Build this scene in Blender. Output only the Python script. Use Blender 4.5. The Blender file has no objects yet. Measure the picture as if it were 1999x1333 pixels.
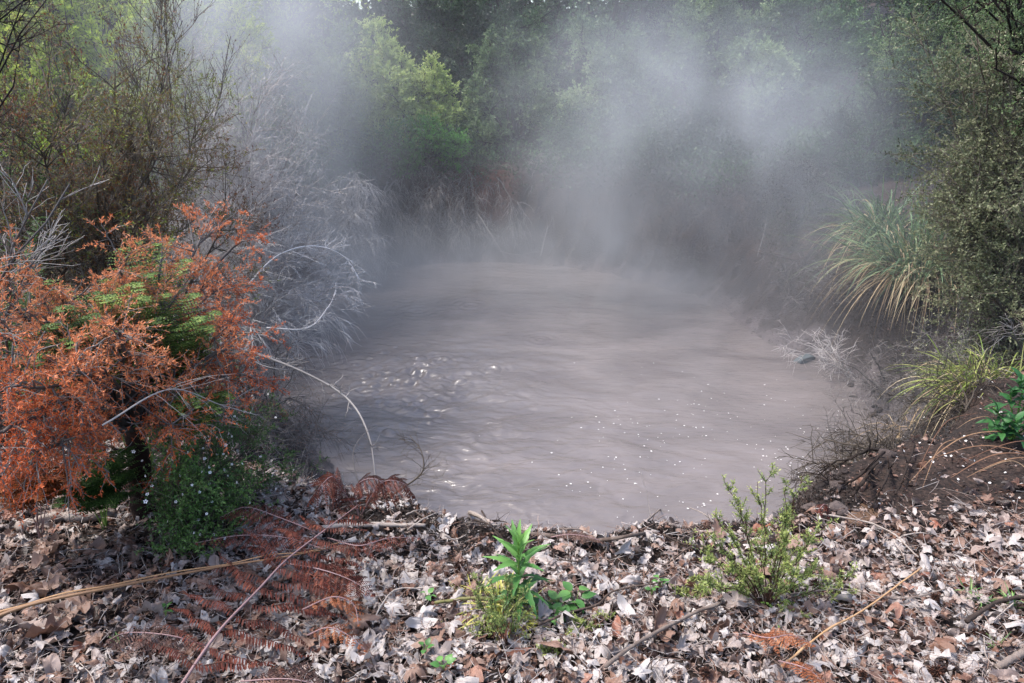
import bpy, math, random
import numpy as np
from mathutils import Vector
rng = np.random.default_rng(7); random.seed(7)
scene = bpy.context.scene
COL = scene.collection
# ------------------------------------------------------------------ camera
CAMZ = 1.6; PITCH = math.radians(20.0); FPX = 1428.0
cd = bpy.data.cameras.new('camera'); cam = bpy.data.objects.new('camera', cd); COL.objects.link(cam)
cd.sensor_width = 36; cd.lens = FPX/1999*36; cd.clip_end = 1000; cd.clip_start = 0.05
cam.location = (0, 0, CAMZ); cam.rotation_euler = (math.radians(90)-PITCH, 0, 0); scene.camera = cam
cp, sp = math.cos(PITCH), math.sin(PITCH)
def ray(px, py):
    u = (px-999.5)/FPX; v = (666.5-py)/FPX
    return np.array([u, cp+v*sp, -sp+v*cp])
def Z(px, py, z=0.0):            # the world point where that line of sight meets height z
    d = ray(px, py); t = (z-CAMZ)/d[2]; return np.array([d[0]*t, d[1]*t, z])
def D(px, py, y):                # the world point at forward distance y
    d = ray(px, py); t = y/d[1]; return np.array([d[0]*t, y, CAMZ+d[2]*t])
# ------------------------------------------------------------------ numpy noise
def _h(ix, iy, iz, s):
    n = (ix.astype(np.int64)*374761393 + iy.astype(np.int64)*668265263 + iz.astype(np.int64)*2147483647 + s*974634777) & 0xffffffff
    n = ((n ^ (n >> 13))*1274126177) & 0xffffffff
    return ((n ^ (n >> 16)) & 0xffff)/65535.0
def vnoise(p, s=0):
    i = np.floor(p); f = p-i; f = f*f*(3-2*f); i = i.astype(np.int64)
    x, y, z = i[..., 0], i[..., 1], i[..., 2]; fx, fy, fz = f[..., 0], f[..., 1], f[..., 2]
    r = 0
    for a in (0, 1):
        for b in (0, 1):
            for c in (0, 1):
                r = r + _h(x+a, y+b, z+c, s)*(fx if a else 1-fx)*(fy if b else 1-fy)*(fz if c else 1-fz)
    return r*2-1
def fbm(p, oct=4, s=0):
    p = np.asarray(p, float); r = 0; a = 1.0; t = 0
    for k in range(oct):
        r = r+a*vnoise(p, s+k); p = p*2.03; t += a; a *= .5
    return r/t
# ------------------------------------------------------------------ mesh building
class MB:
    def __init__(s): s.V=[]; s.F={}; s.n=0; s.A=[]
    def add(s, V, F, rnd=None, vatt=None):
        V = np.asarray(V, float).reshape(-1, 3); F = np.asarray(F)
        k = F.shape[1]; s.F.setdefault(k, [[], []])
        s.F[k][0].append(F+s.n)
        s.F[k][1].append(np.full(len(F), .5) if rnd is None else np.broadcast_to(rnd, (len(F),)))
        s.V.append(V); s.A.append(np.zeros(len(V)) if vatt is None else vatt); s.n += len(V); return s
    def mesh(s, name, smooth=False):
        me = bpy.data.meshes.new(name)
        V = np.concatenate(s.V) if s.V else np.zeros((0, 3)); me.vertices.add(len(V)); me.vertices.foreach_set('co', V.ravel())
        ls=[]; st=[]; rn=[]; off=0
        for k, (fs, rs) in s.F.items():
            f = np.concatenate(fs); r = np.concatenate(rs)
            ls.append(f.ravel()); st.append(off+np.arange(len(f))*k); rn.append(r); off += f.size
        ls=np.concatenate(ls).astype(np.int32); st=np.concatenate(st).astype(np.int32); rn=np.concatenate(rn).astype(np.float32)
        me.loops.add(len(ls)); me.loops.foreach_set('vertex_index', ls)
        me.polygons.add(len(st)); me.polygons.foreach_set('loop_start', st)
        me.update(calc_edges=True)
        me.attributes.new('rnd', 'FLOAT', 'FACE').data.foreach_set('value', rn)
        me.attributes.new('vein', 'FLOAT', 'POINT').data.foreach_set('value', np.concatenate(s.A).astype(np.float32))
        if smooth: me.polygons.foreach_set('use_smooth', np.ones(len(st), bool))
        return me
    def obj(s, name, mat, parent=None, smooth=False, origin=None):
        if origin is None and parent is not None: origin = np.array(parent.location)
        if origin is not None: s.V = [v-np.asarray(origin) for v in s.V]
        me = s.mesh(name, smooth); me.materials.append(mat)
        o = bpy.data.objects.new(name, me); COL.objects.link(o)
        if parent is not None: o.parent = parent
        elif origin is not None: o.location = origin
        return o
def tag(o, label=None, cat=None, group=None, kind=None):
    if label: o['label']=label
    if cat: o['category']=cat
    if group: o['group']=group
    if kind: o['kind']=kind
    return o
def empty(name, loc, label, cat, group=None):
    o = bpy.data.objects.new(name, None); COL.objects.link(o); o.location = [float(c) for c in loc]; o.empty_display_size=.1
    return tag(o, label, cat, group)
def norm(a): return a/(np.linalg.norm(a, axis=-1, keepdims=True)+1e-9)
def tubes(mb, P, R, S=4, rnd=None):
    P = np.asarray(P, float); R = np.broadcast_to(R, P.shape[:2]); N, K, _ = P.shape
    if N == 0: return
    T = norm(np.gradient(P, axis=1)); up = np.where(np.abs(T[..., 2:3]) > .9, [1., 0, 0], [0, 0, 1.])
    A = norm(np.cross(T, up)); B = np.cross(T, A)
    a = np.arange(S)/S*2*np.pi
    V = P[:, :, None]+R[:, :, None, None]*(A[:, :, None]*np.cos(a)[None, None, :, None]+B[:, :, None]*np.sin(a)[None, None, :, None])
    idx = np.arange(N*K*S).reshape(N, K, S); n = np.roll(idx, -1, axis=2)
    F = np.stack([idx[:, :-1], n[:, :-1], n[:, 1:], idx[:, 1:]], -1).reshape(-1, 4)
    r = None if rnd is None else np.repeat(np.broadcast_to(rnd, (N,)), (K-1)*S)
    mb.add(V, F, r)
    if S > 2:
        cap = np.concatenate([idx[:, 0, ::-1], idx[:, -1]])
        mb.F.setdefault(S, [[], []]); base = mb.n-N*K*S
        mb.F[S][0].append(cap+base); mb.F[S][1].append(np.full(2*N, .5) if rnd is None else np.tile(np.broadcast_to(rnd, (N,)), 2))
def rdir(n): return norm(rng.normal(size=(n, 3)))
def leafquads(mb, pos, dr, ln, wd, rnd, fold=.25, bend=.0):
    """each leaf a folded blade: base, two shoulders, tip on a midrib (two quads sharing the rib)"""
    n = len(pos); dr = norm(dr); side = norm(np.cross(dr, norm(rng.normal(size=(n, 3))+np.array([0, 0, 1.6]))))
    nr = np.cross(side, dr); ln = np.broadcast_to(ln, (n,))[:, None]; wd = np.broadcast_to(wd, (n,))[:, None]
    b = pos; m = pos+dr*ln*.5+nr*(-fold*wd*.5); t = pos+dr*ln-nr*bend*ln
    l = pos+dr*ln*.45+side*wd*.5; r = pos+dr*ln*.45-side*wd*.5
    V = np.stack([b, l, t, r, m], 1).reshape(-1, 3); i = np.arange(n)[:, None]*5
    F = np.concatenate([i+np.array([[0, 4, 2, 1]]), i+np.array([[0, 3, 2, 4]])])
    mb.add(V, F, np.tile(np.broadcast_to(rnd, (n,)), 2))
def simpleleaf(mb, pos, dr, ln, wd, rnd):
    n = len(pos); dr = norm(dr); side = norm(np.cross(dr, norm(rng.normal(size=(n, 3))+np.array([0, 0, 1.2]))))
    ln = np.broadcast_to(ln, (n,))[:, None]; wd = np.broadcast_to(wd, (n,))[:, None]
    V = np.stack([pos, pos+dr*ln*.5+side*wd*.5, pos+dr*ln, pos+dr*ln*.5-side*wd*.5], 1).reshape(-1, 3)
    mb.add(V, np.arange(n*4).reshape(n, 4), np.broadcast_to(rnd, (n,)))
def interp(P, idx, t):
    K = P.shape[1]; f = t*(K-1); i = np.minimum(f.astype(int), K-2); w = (f-i)[:, None]
    return P[idx, i]*(1-w)+P[idx, i+1]*w, norm(P[idx, i+1]-P[idx, i])
def sprout(P, per, L, spread=.8, up=.0, t0=.2, K=5, jit=.12, droop=0., t1=1.0, out=None, fwd=.6):
    """child shoots on parent polylines"""
    N = P.shape[0]; M = N*per; idx = np.repeat(np.arange(N), per); t = t0+(t1-t0)*rng.random(M)
    pos, tan = interp(P, idx, t)
    d = norm(tan*fwd+rdir(M)*spread+np.array([0, 0, up]))
    if out is not None: d = norm(d+norm(pos-np.asarray(out[0]))*out[1])
    ln = (L[0]+(L[1]-L[0])*rng.random(M))*(1.15-.5*t)
    s = np.linspace(0, 1, K)[None, :, None]; ln = ln[:, None, None]
    Q = pos[:, None]+d[:, None]*s*ln+np.array([0, 0, -1.])*droop*s*s*ln
    j = rng.normal(size=(M, K, 3))*jit*ln*s/2; j[:, 0] = 0
    return Q+np.cumsum(j, axis=1)*.6, t
def limbs(base, targets, K=9, wob=.07, arch=.25):
    base = np.asarray(base, float); T = np.asarray(targets, float); s = np.linspace(0, 1, K)[None, :, None]
    B = np.broadcast_to(base, T.shape)[:, None] if base.ndim == 1 else base[:, None]
    T = T[:, None]; mid = B*.55+T*.45; mid = mid+np.array([0, 0, 1])*arch*np.linalg.norm(T-B, axis=-1, keepdims=True)
    P = B*(1-s)**2+2*mid*s*(1-s)+T*s*s
    L = np.linalg.norm(T-B, axis=-1, keepdims=True); w = rng.normal(size=P.shape)*wob*L*.35; w[:, 0] = 0
    return P+np.cumsum(w, axis=1)*.5
def smooth_path(pts, K=24):
    """Catmull-Rom through the given points"""
    p = np.asarray(pts, float); p = np.vstack([2*p[0]-p[1], p, 2*p[-1]-p[-2]]); n = len(p)-3
    t = np.linspace(0, n-1e-6, K); i = t.astype(int); f = (t-i)[:, None]
    a, b, c, d = p[i], p[i+1], p[i+2], p[i+3]
    return .5*(2*b+(c-a)*f+(2*a-5*b+4*c-d)*f*f+(3*b-a-3*c+d)*f**3)
def taper(r0, r1, N, K, pw=1.): return np.broadcast_to(r0+(r1-r0)*np.linspace(0, 1, K)**pw, (N, K))
# ------------------------------------------------------------------ materials
def rgb(h): return tuple(((int(h[i:i+2], 16)/255)/12.92 if int(h[i:i+2], 16)/255 <= .04045 else ((int(h[i:i+2], 16)/255+.055)/1.055)**2.4) for i in (0, 2, 4))+(1,)
def nodes(name):
    m = bpy.data.materials.new(name); m.use_nodes = True; nt = m.node_tree; nt.nodes.clear()
    return m, nt, nt.nodes, nt.links
def ramp(nd, cols, pos=None, interp='LINEAR'):
    r = nd.new('ShaderNodeValToRGB'); r.color_ramp.interpolation = interp; e = r.color_ramp.elements
    while len(e) < len(cols): e.new(.5)
    for k, c in enumerate(cols):
        e[k].position = pos[k] if pos else k/(len(cols)-1); e[k].color = rgb(c) if isinstance(c, str) else tuple(c)+(1,)
    return r
def mat_rnd(name, cols, trans=0., rough=.6, spec=.3, nscale=30, namp=.35, bump=0., pos=None, vein=0., tcol=None, bscale=120):
    m, nt, nd, lk = nodes(name)
    at = nd.new('ShaderNodeAttribute'); at.attribute_name = 'rnd'
    r = ramp(nd, cols, pos); tc = nd.new('ShaderNodeTexCoord'); nz = nd.new('ShaderNodeTexNoise')
    nz.inputs['Scale'].default_value = nscale; nz.inputs['Detail'].default_value = 4; lk.new(tc.outputs['Object'], nz.inputs['Vector'])
    ad = nd.new('ShaderNodeMath'); ad.operation = 'MULTIPLY_ADD'; lk.new(nz.outputs['Fac'], ad.inputs[0]); ad.inputs[1].default_value = namp; 
    su = nd.new('ShaderNodeMath'); su.operation = 'SUBTRACT'; lk.new(at.outputs['Fac'], su.inputs[0]); su.inputs[1].default_value = namp*.5
    lk.new(su.outputs[0], ad.inputs[2]); lk.new(ad.outputs[0], r.inputs[0])
    col = r.outputs['Color']
    if vein:
        va = nd.new('ShaderNodeAttribute'); va.attribute_name = 'vein'
        mx = nd.new('ShaderNodeMix'); mx.data_type = 'RGBA'; mx.blend_type = 'MULTIPLY'
        rr = ramp(nd, [(1, 1, 1), (.86, .84, .82), (1.0, .98, .95)], [0, .8, 1]); lk.new(va.outputs['Fac'], rr.inputs[0])
        mx.inputs[0].default_value = vein; lk.new(col, mx.inputs[6]); lk.new(rr.outputs[0], mx.inputs[7]); col = mx.outputs[2]
    p = nd.new('ShaderNodeBsdfPrincipled'); lk.new(col, p.inputs['Base Color']); p.inputs['Roughness'].default_value = rough
    p.inputs['Specular IOR Level'].default_value = spec
    if bump:
        n2 = nd.new('ShaderNodeTexNoise'); n2.inputs['Scale'].default_value = bscale; n2.inputs['Detail'].default_value = 3
        lk.new(tc.outputs['Object'], n2.inputs['Vector'])
        b = nd.new('ShaderNodeBump'); b.inputs['Strength'].default_value = bump; b.inputs['Distance'].default_value = .01; lk.new(n2.outputs['Fac'], b.inputs['Height']); lk.new(b.outputs[0], p.inputs['Normal'])
    out = nd.new('ShaderNodeOutputMaterial')
    if trans:
        tr = nd.new('ShaderNodeBsdfTranslucent'); lk.new(col, tr.inputs['Color'])
        mx = nd.new('ShaderNodeMixShader'); mx.inputs[0].default_value = trans; lk.new(p.outputs[0], mx.inputs[1]); lk.new(tr.outputs[0], mx.inputs[2]); lk.new(mx.outputs[0], out.inputs[0])
    else: lk.new(p.outputs[0], out.inputs[0])
    return m
# ------------------------------------------------------------------ terrain: a bowl round the mud pool
MUDZ = -1.0; CX, CY = .75, 6.6
shore = np.array([(2.6,6.94),(2.99,6.14),(2.84,5.2),(2.39,4.64),(1.82,3.98),(1.2,3.42),(.6,3.25),(0,3.28),(-.4,3.42),(-1.0,3.95),(-1.28,4.64),(-1.9,5.6),(-2.34,6.79),(-2.44,8.33),(-1.8,10.3),(-.4,10.6),(.8,10.2),(1.7,9.5),(2.3,8.6),(2.45,7.6)])
sa = np.arctan2(shore[:,1]-CY, shore[:,0]-CX); sr = np.hypot(shore[:,1]-CY, shore[:,0]-CX); o_ = np.argsort(sa); sa=sa[o_]; sr=sr[o_]
RIM = np.array([  # angle deg, offset, height, slope, run length of the slope
 (-180,.8,-.15,.30,5),(-150,.8,-.2,.30,4),(-130,.75,-.22,.12,3),(-112,.75,-.15,.06,2.5),(-90,.80,-.13,.055,2.4),(-74,.78,-.11,.06,2.4),(-58,.85,-.1,.2,3),(-40,1.0,-.1,.32,4),(-15,1.2,-.1,.35,5),
 (20,1.2,.0,.30,5),(50,1.0,.15,.28,13),(80,.9,.2,.24,14),(110,.9,.2,.24,14),(140,.8,.1,.25,5),(165,.8,-.1,.30,5),(180,.8,-.15,.30,5)])
def ground(x, y):
    x = np.asarray(x, float); y = np.asarray(y, float)
    th = np.arctan2(y-CY, x-CX); r = np.hypot(x-CX, y-CY)
    Rs = np.interp(th, sa, sr, period=2*np.pi)
    d = np.degrees(th); dr, H, sl, run = [np.interp(d, RIM[:,0], RIM[:,k]) for k in (1,2,3,4)]
    p = np.stack([x, y, x*0], -1)
    Rs = Rs+.12*vnoise(p*1.7, 5)+.07*vnoise(p*5, 6)+.03*vnoise(p*13, 7)
    e = r-Rs; q = np.clip(e/dr, 0, 1); rampv = q*q*(3-2*q)*.55+q*.45
    h = np.where(e < 0, MUDZ-.02+e*.4, MUDZ-.02+(H-MUDZ+.02)*rampv)
    o = e-dr; far = np.clip(o, 0, None)
    h = h+sl*np.minimum(far, run)+.04*np.clip(far-run, 0, None)*(sl > .2)
    h = np.maximum(h, MUDZ-.8)
    w = np.clip(e*3, 0, 1)
    return h+w*(.035*fbm(p*2.2, 3, 11)+.012*fbm(p*11, 3, 21))+w*np.clip(np.minimum(q*4,(1-q)*4),0,1)*.09*fbm(p*4.3,3,31)
NT, NR = 900, 300
th = np.linspace(-np.pi, np.pi, NT, endpoint=False)
rr_ = np.concatenate([[.02], np.linspace(1.0, 7.2, 210), 7.2+np.geomspace(.05, 230, NR-211)])
TH, RR = np.meshgrid(th, rr_, indexing='ij'); X = CX+RR*np.cos(TH); Y = CY+RR*np.sin(TH)
V = np.stack([X, Y, ground(X, Y)], -1)
ix = np.arange(NT*NR).reshape(NT, NR); nx = np.roll(ix, -1, 0)
gm = MB().add(V, np.stack([ix[:, :-1], nx[:, :-1], nx[:, 1:], ix[:, 1:]], -1).reshape(-1, 4)[:, ::-1])
m, nt, nd, lk = nodes('soil')
geo = nd.new('ShaderNodeNewGeometry'); n1 = nd.new('ShaderNodeTexNoise'); n1.inputs['Scale'].default_value = 3.2; n1.inputs['Detail'].default_value = 9; n1.inputs['Roughness'].default_value=.65
n2 = nd.new('ShaderNodeTexNoise'); n2.inputs['Scale'].default_value = 55; n2.inputs['Detail'].default_value = 6
lk.new(geo.outputs['Position'], n1.inputs[0]); lk.new(geo.outputs['Position'], n2.inputs[0])
r1 = ramp(nd, ['151211', '28201d', '392d28', '2e2622'], [.25, .45, .62, .8]); lk.new(n1.outputs['Fac'], r1.inputs[0])
r2 = ramp(nd, [(.35,.35,.35), (1,1,1), (1.7,1.6,1.5)], [.35, .5, .72]); lk.new(n2.outputs['Fac'], r2.inputs[0])
mx = nd.new('ShaderNodeMix'); mx.data_type='RGBA'; mx.blend_type='MULTIPLY'; mx.inputs[0].default_value=1; lk.new(r1.outputs[0], mx.inputs[6]); lk.new(r2.outputs[0], mx.inputs[7])
# dried grey mud splashed on the lowest part of the bank, by height
sx = nd.new('ShaderNodeSeparateXYZ'); lk.new(geo.outputs['Position'], sx.inputs[0])
mr = nd.new('ShaderNodeMapRange'); mr.inputs[1].default_value=-1.0; mr.inputs[2].default_value=-.15; mr.inputs[3].default_value=1; mr.inputs[4].default_value=0
nn = nd.new('ShaderNodeMath'); nn.operation='MULTIPLY_ADD'; lk.new(n1.outputs['Fac'], nn.inputs[0]); nn.inputs[1].default_value=.9; 
n3 = nd.new('ShaderNodeMath'); n3.operation='SUBTRACT'; lk.new(sx.outputs[2], n3.inputs[0]); n3.inputs[1].default_value=.45; lk.new(n3.outputs[0], nn.inputs[2]); lk.new(nn.outputs[0], mr.inputs[0])
m2 = nd.new('ShaderNodeMix'); m2.data_type='RGBA'; lk.new(mr.outputs[0], m2.inputs[0]); lk.new(mx.outputs[2], m2.inputs[6]); m2.inputs[7].default_value = rgb('3b3636')
mrw = nd.new('ShaderNodeMapRange'); mrw.inputs[1].default_value=-.98; mrw.inputs[2].default_value=-.78; mrw.inputs[3].default_value=1; mrw.inputs[4].default_value=0; lk.new(nn.outputs[0], mrw.inputs[0])
mw = nd.new('ShaderNodeMix'); mw.data_type='RGBA'; lk.new(mrw.outputs[0], mw.inputs[0]); lk.new(m2.outputs[2], mw.inputs[6]); mw.inputs[7].default_value = rgb('5c5556'); m2 = mw
dv = nd.new('ShaderNodeVectorMath'); dv.operation='DISTANCE'; lk.new(geo.outputs['Position'], dv.inputs[0]); dv.inputs[1].default_value=(-.75,11.2,.1)
mr2 = nd.new('ShaderNodeMapRange'); mr2.inputs[1].default_value=.35; mr2.inputs[2].default_value=1.0; mr2.inputs[3].default_value=1; mr2.inputs[4].default_value=0; lk.new(dv.outputs['Value'], mr2.inputs[0])
m3 = nd.new('ShaderNodeMix'); m3.data_type='RGBA'; lk.new(mr2.outputs[0], m3.inputs[0]); lk.new(m2.outputs[2], m3.inputs[6]); m3.inputs[7].default_value = rgb('50291d'); m2 = m3
p = nd.new('ShaderNodeBsdfPrincipled'); lk.new(m2.outputs[2], p.inputs['Base Color']); p.inputs['Roughness'].default_value=.85; p.inputs['Specular IOR Level'].default_value=.25
b = nd.new('ShaderNodeBump'); b.inputs['Strength'].default_value=.8; b.inputs['Distance'].default_value=.02; lk.new(n2.outputs['Fac'], b.inputs['Height']); lk.new(b.outputs[0], p.inputs['Normal'])
o = nd.new('ShaderNodeOutputMaterial'); lk.new(p.outputs[0], o.inputs[0]); SOIL = m
tag(gm.obj('ground', SOIL, smooth=True), kind='structure')
# ------------------------------------------------------------------ mud surface
GX = np.linspace(-3.4, 4.4, 560); GY = np.concatenate([np.linspace(2.7, 7.2, 520), np.linspace(7.2, 11.4, 220)[1:]])
X, Y = np.meshgrid(GX, GY, indexing='ij'); P3 = np.stack([X, Y, X*0], -1)
rings = sum(.006*np.cos(np.hypot(X-a, Y-b)*2*np.pi/w)*np.exp(-(np.hypot(X-a, Y-b)/(w*2.2))**2) for a, b, w in [(-.9,6.3,.11),(-1.3,5.9,.09),(-.5,6.0,.12),(-.7,6.6,.08),(-1.5,6.5,.10),(-.2,6.4,.07),(-1.1,8.2,.12),(-.5,8.4,.10),(-1.0,5.6,.08),(.3,7.2,.08)]); boil = np.exp(-(((X+.9)/.95)**2+((Y-6.15)/.75)**2)) + .5*np.exp(-(((X+1.0)/.8)**2+((Y-8.3)/.5)**2))
wv = np.stack([X*1.6, Y*4.2+X*.8, X*0], -1)
streak = np.exp(-(((X+.6)/1.6)**2+((Y-5.2)/1.9)**2))
rip = .45*fbm(wv*1.1+fbm(P3*1.2, 2, 3)[..., None]*.9, 3, 40)+.55*fbm(wv*np.array([3.2,2.6,1])+fbm(P3*2, 2, 3)[..., None]*1.2, 3, 44)
bub = 0
for _ in range(46):
    a, b, s_ = rng.normal(-.85, .55), rng.normal(6.15, .42), rng.uniform(.018, .05); d_ = np.hypot(X-a, Y-b)/s_; bub = bub+s_*(.55*np.exp(-d_**4)-.30*np.exp(-((d_-1.5)/.4)**2))*rng.choice([1, 1, -.6])
zz = bub*.45+rings+.010*fbm(P3*.9, 2, 50)*1+boil*.032*np.abs(fbm(P3*6, 3, 60))+boil*.010*fbm(P3*15, 2, 61)+(.007+.034*streak)*rip+.0022*fbm(P3*np.array([7,13,1]),3,66)
near = np.exp(-(((X-.0)/1.2)**2+((Y-4.2)/1.0)**2)); zz = zz-boil*.008+near*.016*fbm(np.stack([X*4.5+Y*1.5, Y*11-X*2, X*0], -1)+fbm(P3*3, 2, 9)[..., None]*1.3, 3, 70)
V = np.stack([X, Y, MUDZ+zz], -1); ix = np.arange(X.size).reshape(X.shape)
m, nt, nd, lk = nodes('wet_mud')
geo = nd.new('ShaderNodeNewGeometry'); n1 = nd.new('ShaderNodeTexNoise'); n1.inputs['Scale'].default_value=.8; n1.inputs['Detail'].default_value=5; n1.inputs['Distortion'].default_value=1.2
mp = nd.new('ShaderNodeMapping'); mp.inputs['Scale'].default_value=(1,1.8,1); lk.new(geo.outputs['Position'], mp.inputs[0]); lk.new(mp.outputs[0], n1.inputs[0])
r1 = ramp(nd, ['5a5353', '67605f', '746c6b'], [.3,.5,.7]); lk.new(n1.outputs['Fac'], r1.inputs[0])
p = nd.new('ShaderNodeBsdfPrincipled'); lk.new(r1.outputs[0], p.inputs['Base Color']); p.inputs['Roughness'].default_value=.2; p.inputs['Specular IOR Level'].default_value=.65
n2 = nd.new('ShaderNodeTexNoise'); n2.inputs['Scale'].default_value=16; n2.inputs['Detail'].default_value=4; n2.inputs['Distortion'].default_value=.8
mp2 = nd.new('ShaderNodeMapping'); mp2.inputs['Scale'].default_value=(.7,2.2,1); mp2.inputs['Rotation'].default_value=(0,0,.35); lk.new(geo.outputs['Position'], mp2.inputs[0]); lk.new(mp2.outputs[0], n2.inputs[0])
b = nd.new('ShaderNodeBump'); b.inputs['Strength'].default_value=.45; b.inputs['Distance'].default_value=.015; lk.new(n2.outputs['Fac'], b.inputs['Height']); lk.new(b.outputs[0], p.inputs['Normal'])
o = nd.new('ShaderNodeOutputMaterial'); lk.new(p.outputs[0], o.inputs[0])
mo = MB().add(V, np.stack([ix[:-1,:-1], ix[1:,:-1], ix[1:,1:], ix[:-1,1:]], -1).reshape(-1,4)).obj('mud_water', m, smooth=True)
tag(mo, kind='structure')
# ------------------------------------------------------------------ light
SUN = norm(np.array([-.58, .10, 1.1]))
sd = bpy.data.lights.new('sun', 'SUN'); sd.energy = 2.0; sd.angle = math.radians(10.0); sd.color = (1, .96, .90)
so = bpy.data.objects.new('sun', sd); COL.objects.link(so); so.rotation_euler = Vector(SUN).to_track_quat('Z', 'Y').to_euler(); so.location=(-10, 5, 15)
w = bpy.data.worlds.new('World'); scene.world = w; w.use_nodes = True; nt = w.node_tree
bg = nt.nodes['Background']; sk = nt.nodes.new('ShaderNodeTexSky'); sk.sky_type='NISHITA'; sk.sun_disc=False
sk.sun_elevation = math.asin(SUN[2]); sk.sun_rotation = math.atan2(SUN[0], SUN[1]); sk.dust_density = 3
nt.links.new(sk.outputs[0], bg.inputs[0]); bg.inputs[1].default_value = .15
vs = scene.view_settings; vs.view_transform='Standard'; vs.look='None'; vs.exposure=1.4; vs.gamma=1
cy = scene.cycles; cy.volume_step_rate=1; cy.volume_max_steps=64; cy.max_bounces=8; cy.diffuse_bounces=3; cy.transmission_bounces=4; cy.volume_bounces=1; cy.use_denoising=True
def G(px, py):                   # where a line of sight meets the ground
    d = ray(px, py); t = np.linspace(.8, 40, 6000); P = np.array([0, 0, CAMZ])+t[:, None]*d
    k = np.argmax(P[:, 2] < ground(P[:, 0], P[:, 1])); q = P[k]; q[2] = float(ground(q[0], q[1])); return q
def onground(x, y, dz=0.): return np.array([x, y, float(ground(x, y))+dz])
def toward(P):                   # picture position of a point, for naming neighbours in labels
    x, y, z = P; z = z-CAMZ; f = y*cp-z*sp; v = y*sp+z*cp; return 999.5+FPX*x/f, 666.5-FPX*v/f
# ------------------------------------------------------------------ fallen leaves
LEAFCOLS = ['251b18','46312a','725243','876d60','93837d','9c918d','a8a09d','b5afad','9c8478','87503a']
LITTER = mat_rnd('dead_leaf', LEAFCOLS, trans=.12, rough=.5, spec=.5, nscale=45, namp=.16, vein=.85, bump=.25, bscale=200)
def leaf_shape(kind, rings, r):
    if kind == 'maple':
        tips = [(90,1.0),(40,.86),(140,.86),(-8,.62),(188,.62)]; al=[(270,.16)]
        vals = [(65,.44),(115,.44),(16,.38),(164,.38),(-45,.32),(225,.32)]
        tips = [(a+r.normal()*5, l*(1+r.normal()*.08)) for a, l in tips]; pts = sorted([(a % 360, l, 1.) for a, l in tips]+[(a % 360, l*(1+r.normal()*.1), 0.) for a, l in vals+al])
        out = []
        for k in range(len(pts)):
            a0, l0, v0 = pts[k]; a1, l1, v1 = pts[(k+1) % len(pts)]
            if a1 < a0: a1 += 360
            out.append((a0, l0, v0)); bl = .5; fr = .45+.1*r.random()
            out.append((a0+(a1-a0)*fr, (l0*(1-fr)+l1*fr)*(1.04+.12*r.random()), .45)); 
        ang = np.radians([o[0] for o in out]); rad = np.array([o[1] for o in out]); vn = np.array([o[2] for o in out])
    elif kind == 'oak':
        ang = np.linspace(0, 2*np.pi, 26, endpoint=False); el = 1/np.sqrt((np.cos(ang)/.42)**2+np.sin(ang)**2); rad = el*(1+.22*np.sign(np.sin(ang*7+r.random()))*(np.abs(np.cos(ang)) > .25)); vn = (np.abs(np.cos(ang)) < .15)*1.
    else:
        ang = np.linspace(0, 2*np.pi, 20, endpoint=False); wdt = .30+.16*r.random(); el = 1/np.sqrt((np.cos(ang)/wdt)**2+np.sin(ang)**2); rad = el*(1-.18*np.abs(np.cos(ang)))+r.normal(size=20)*.015; vn = (np.abs(np.cos(ang)) < .2)*1.
    n = len(ang); fr = np.linspace(0, 1, rings+1)[1:]
    xy = np.stack([np.cos(ang)*rad, np.sin(ang)*rad], -1)
    V = np.concatenate([[[0, 0]]]+[xy*f for f in fr]); vein = np.concatenate([[1.]]+[vn for f in fr])
    F3 = np.array([[0, 1+k, 1+(k+1) % n] for k in range(n)])
    F4 = np.array([[1+j*n+k, 1+(j+1)*n+k, 1+(j+1)*n+(k+1) % n, 1+j*n+(k+1) % n] for j in range(rings-1) for k in range(n)])
    # curl the dry blade
    def bend(x, y, z, a, k):
        u = x*math.cos(a)+y*math.sin(a); w = -x*math.sin(a)+y*math.cos(a)
        w2 = np.sin(k*w)/k*1.0; z2 = z+(1-np.cos(k*w))/k
        return u*math.cos(a)-w2*math.sin(a), u*math.sin(a)+w2*math.cos(a), z2
    x, y = V[:, 0], V[:, 1]; z = x*0
    z = .34*fbm(np.stack([x*2.6+r.random()*50, y*2.6, x*0], -1), 3, 3)-.07*vein*(np.hypot(x, y) > .1)
    x, y, z = bend(x, y, z, r.random()*3.14, (.9+2.2*r.random())*(1 if r.random() < .5 else -1))
    x, y, z = bend(x, y, z, r.random()*3.14, (.25+.9*r.random())*(1 if r.random() < .6 else -1))
    V = np.stack([x, y, z-z.mean()], -1)
    return V, F3, F4, vein
def rotm(n, tilt, r):
    az = r.random(n)*2*np.pi; ta = tilt*np.abs(r.normal(size=n)); tz = r.random(n)*2*np.pi
    k = np.stack([np.cos(tz), np.sin(tz), 0*tz], -1); c, s = np.cos(ta), np.sin(ta)
    K = np.zeros((n, 3, 3)); K[:, 0, 1] = -k[:, 2]; K[:, 0, 2] = k[:, 1]; K[:, 1, 0] = k[:, 2]; K[:, 1, 2] = -k[:, 0]; K[:, 2, 0] = -k[:, 1]; K[:, 2, 1] = k[:, 0]
    Rt = np.eye(3)+s[:, None, None]*K+(1-c)[:, None, None]*(K@K)
    Rz = np.zeros((n, 3, 3)); Rz[:, 0, 0] = np.cos(az); Rz[:, 0, 1] = -np.sin(az); Rz[:, 1, 0] = np.sin(az); Rz[:, 1, 1] = np.cos(az); Rz[:, 2, 2] = 1
    return Rt@Rz
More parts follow.
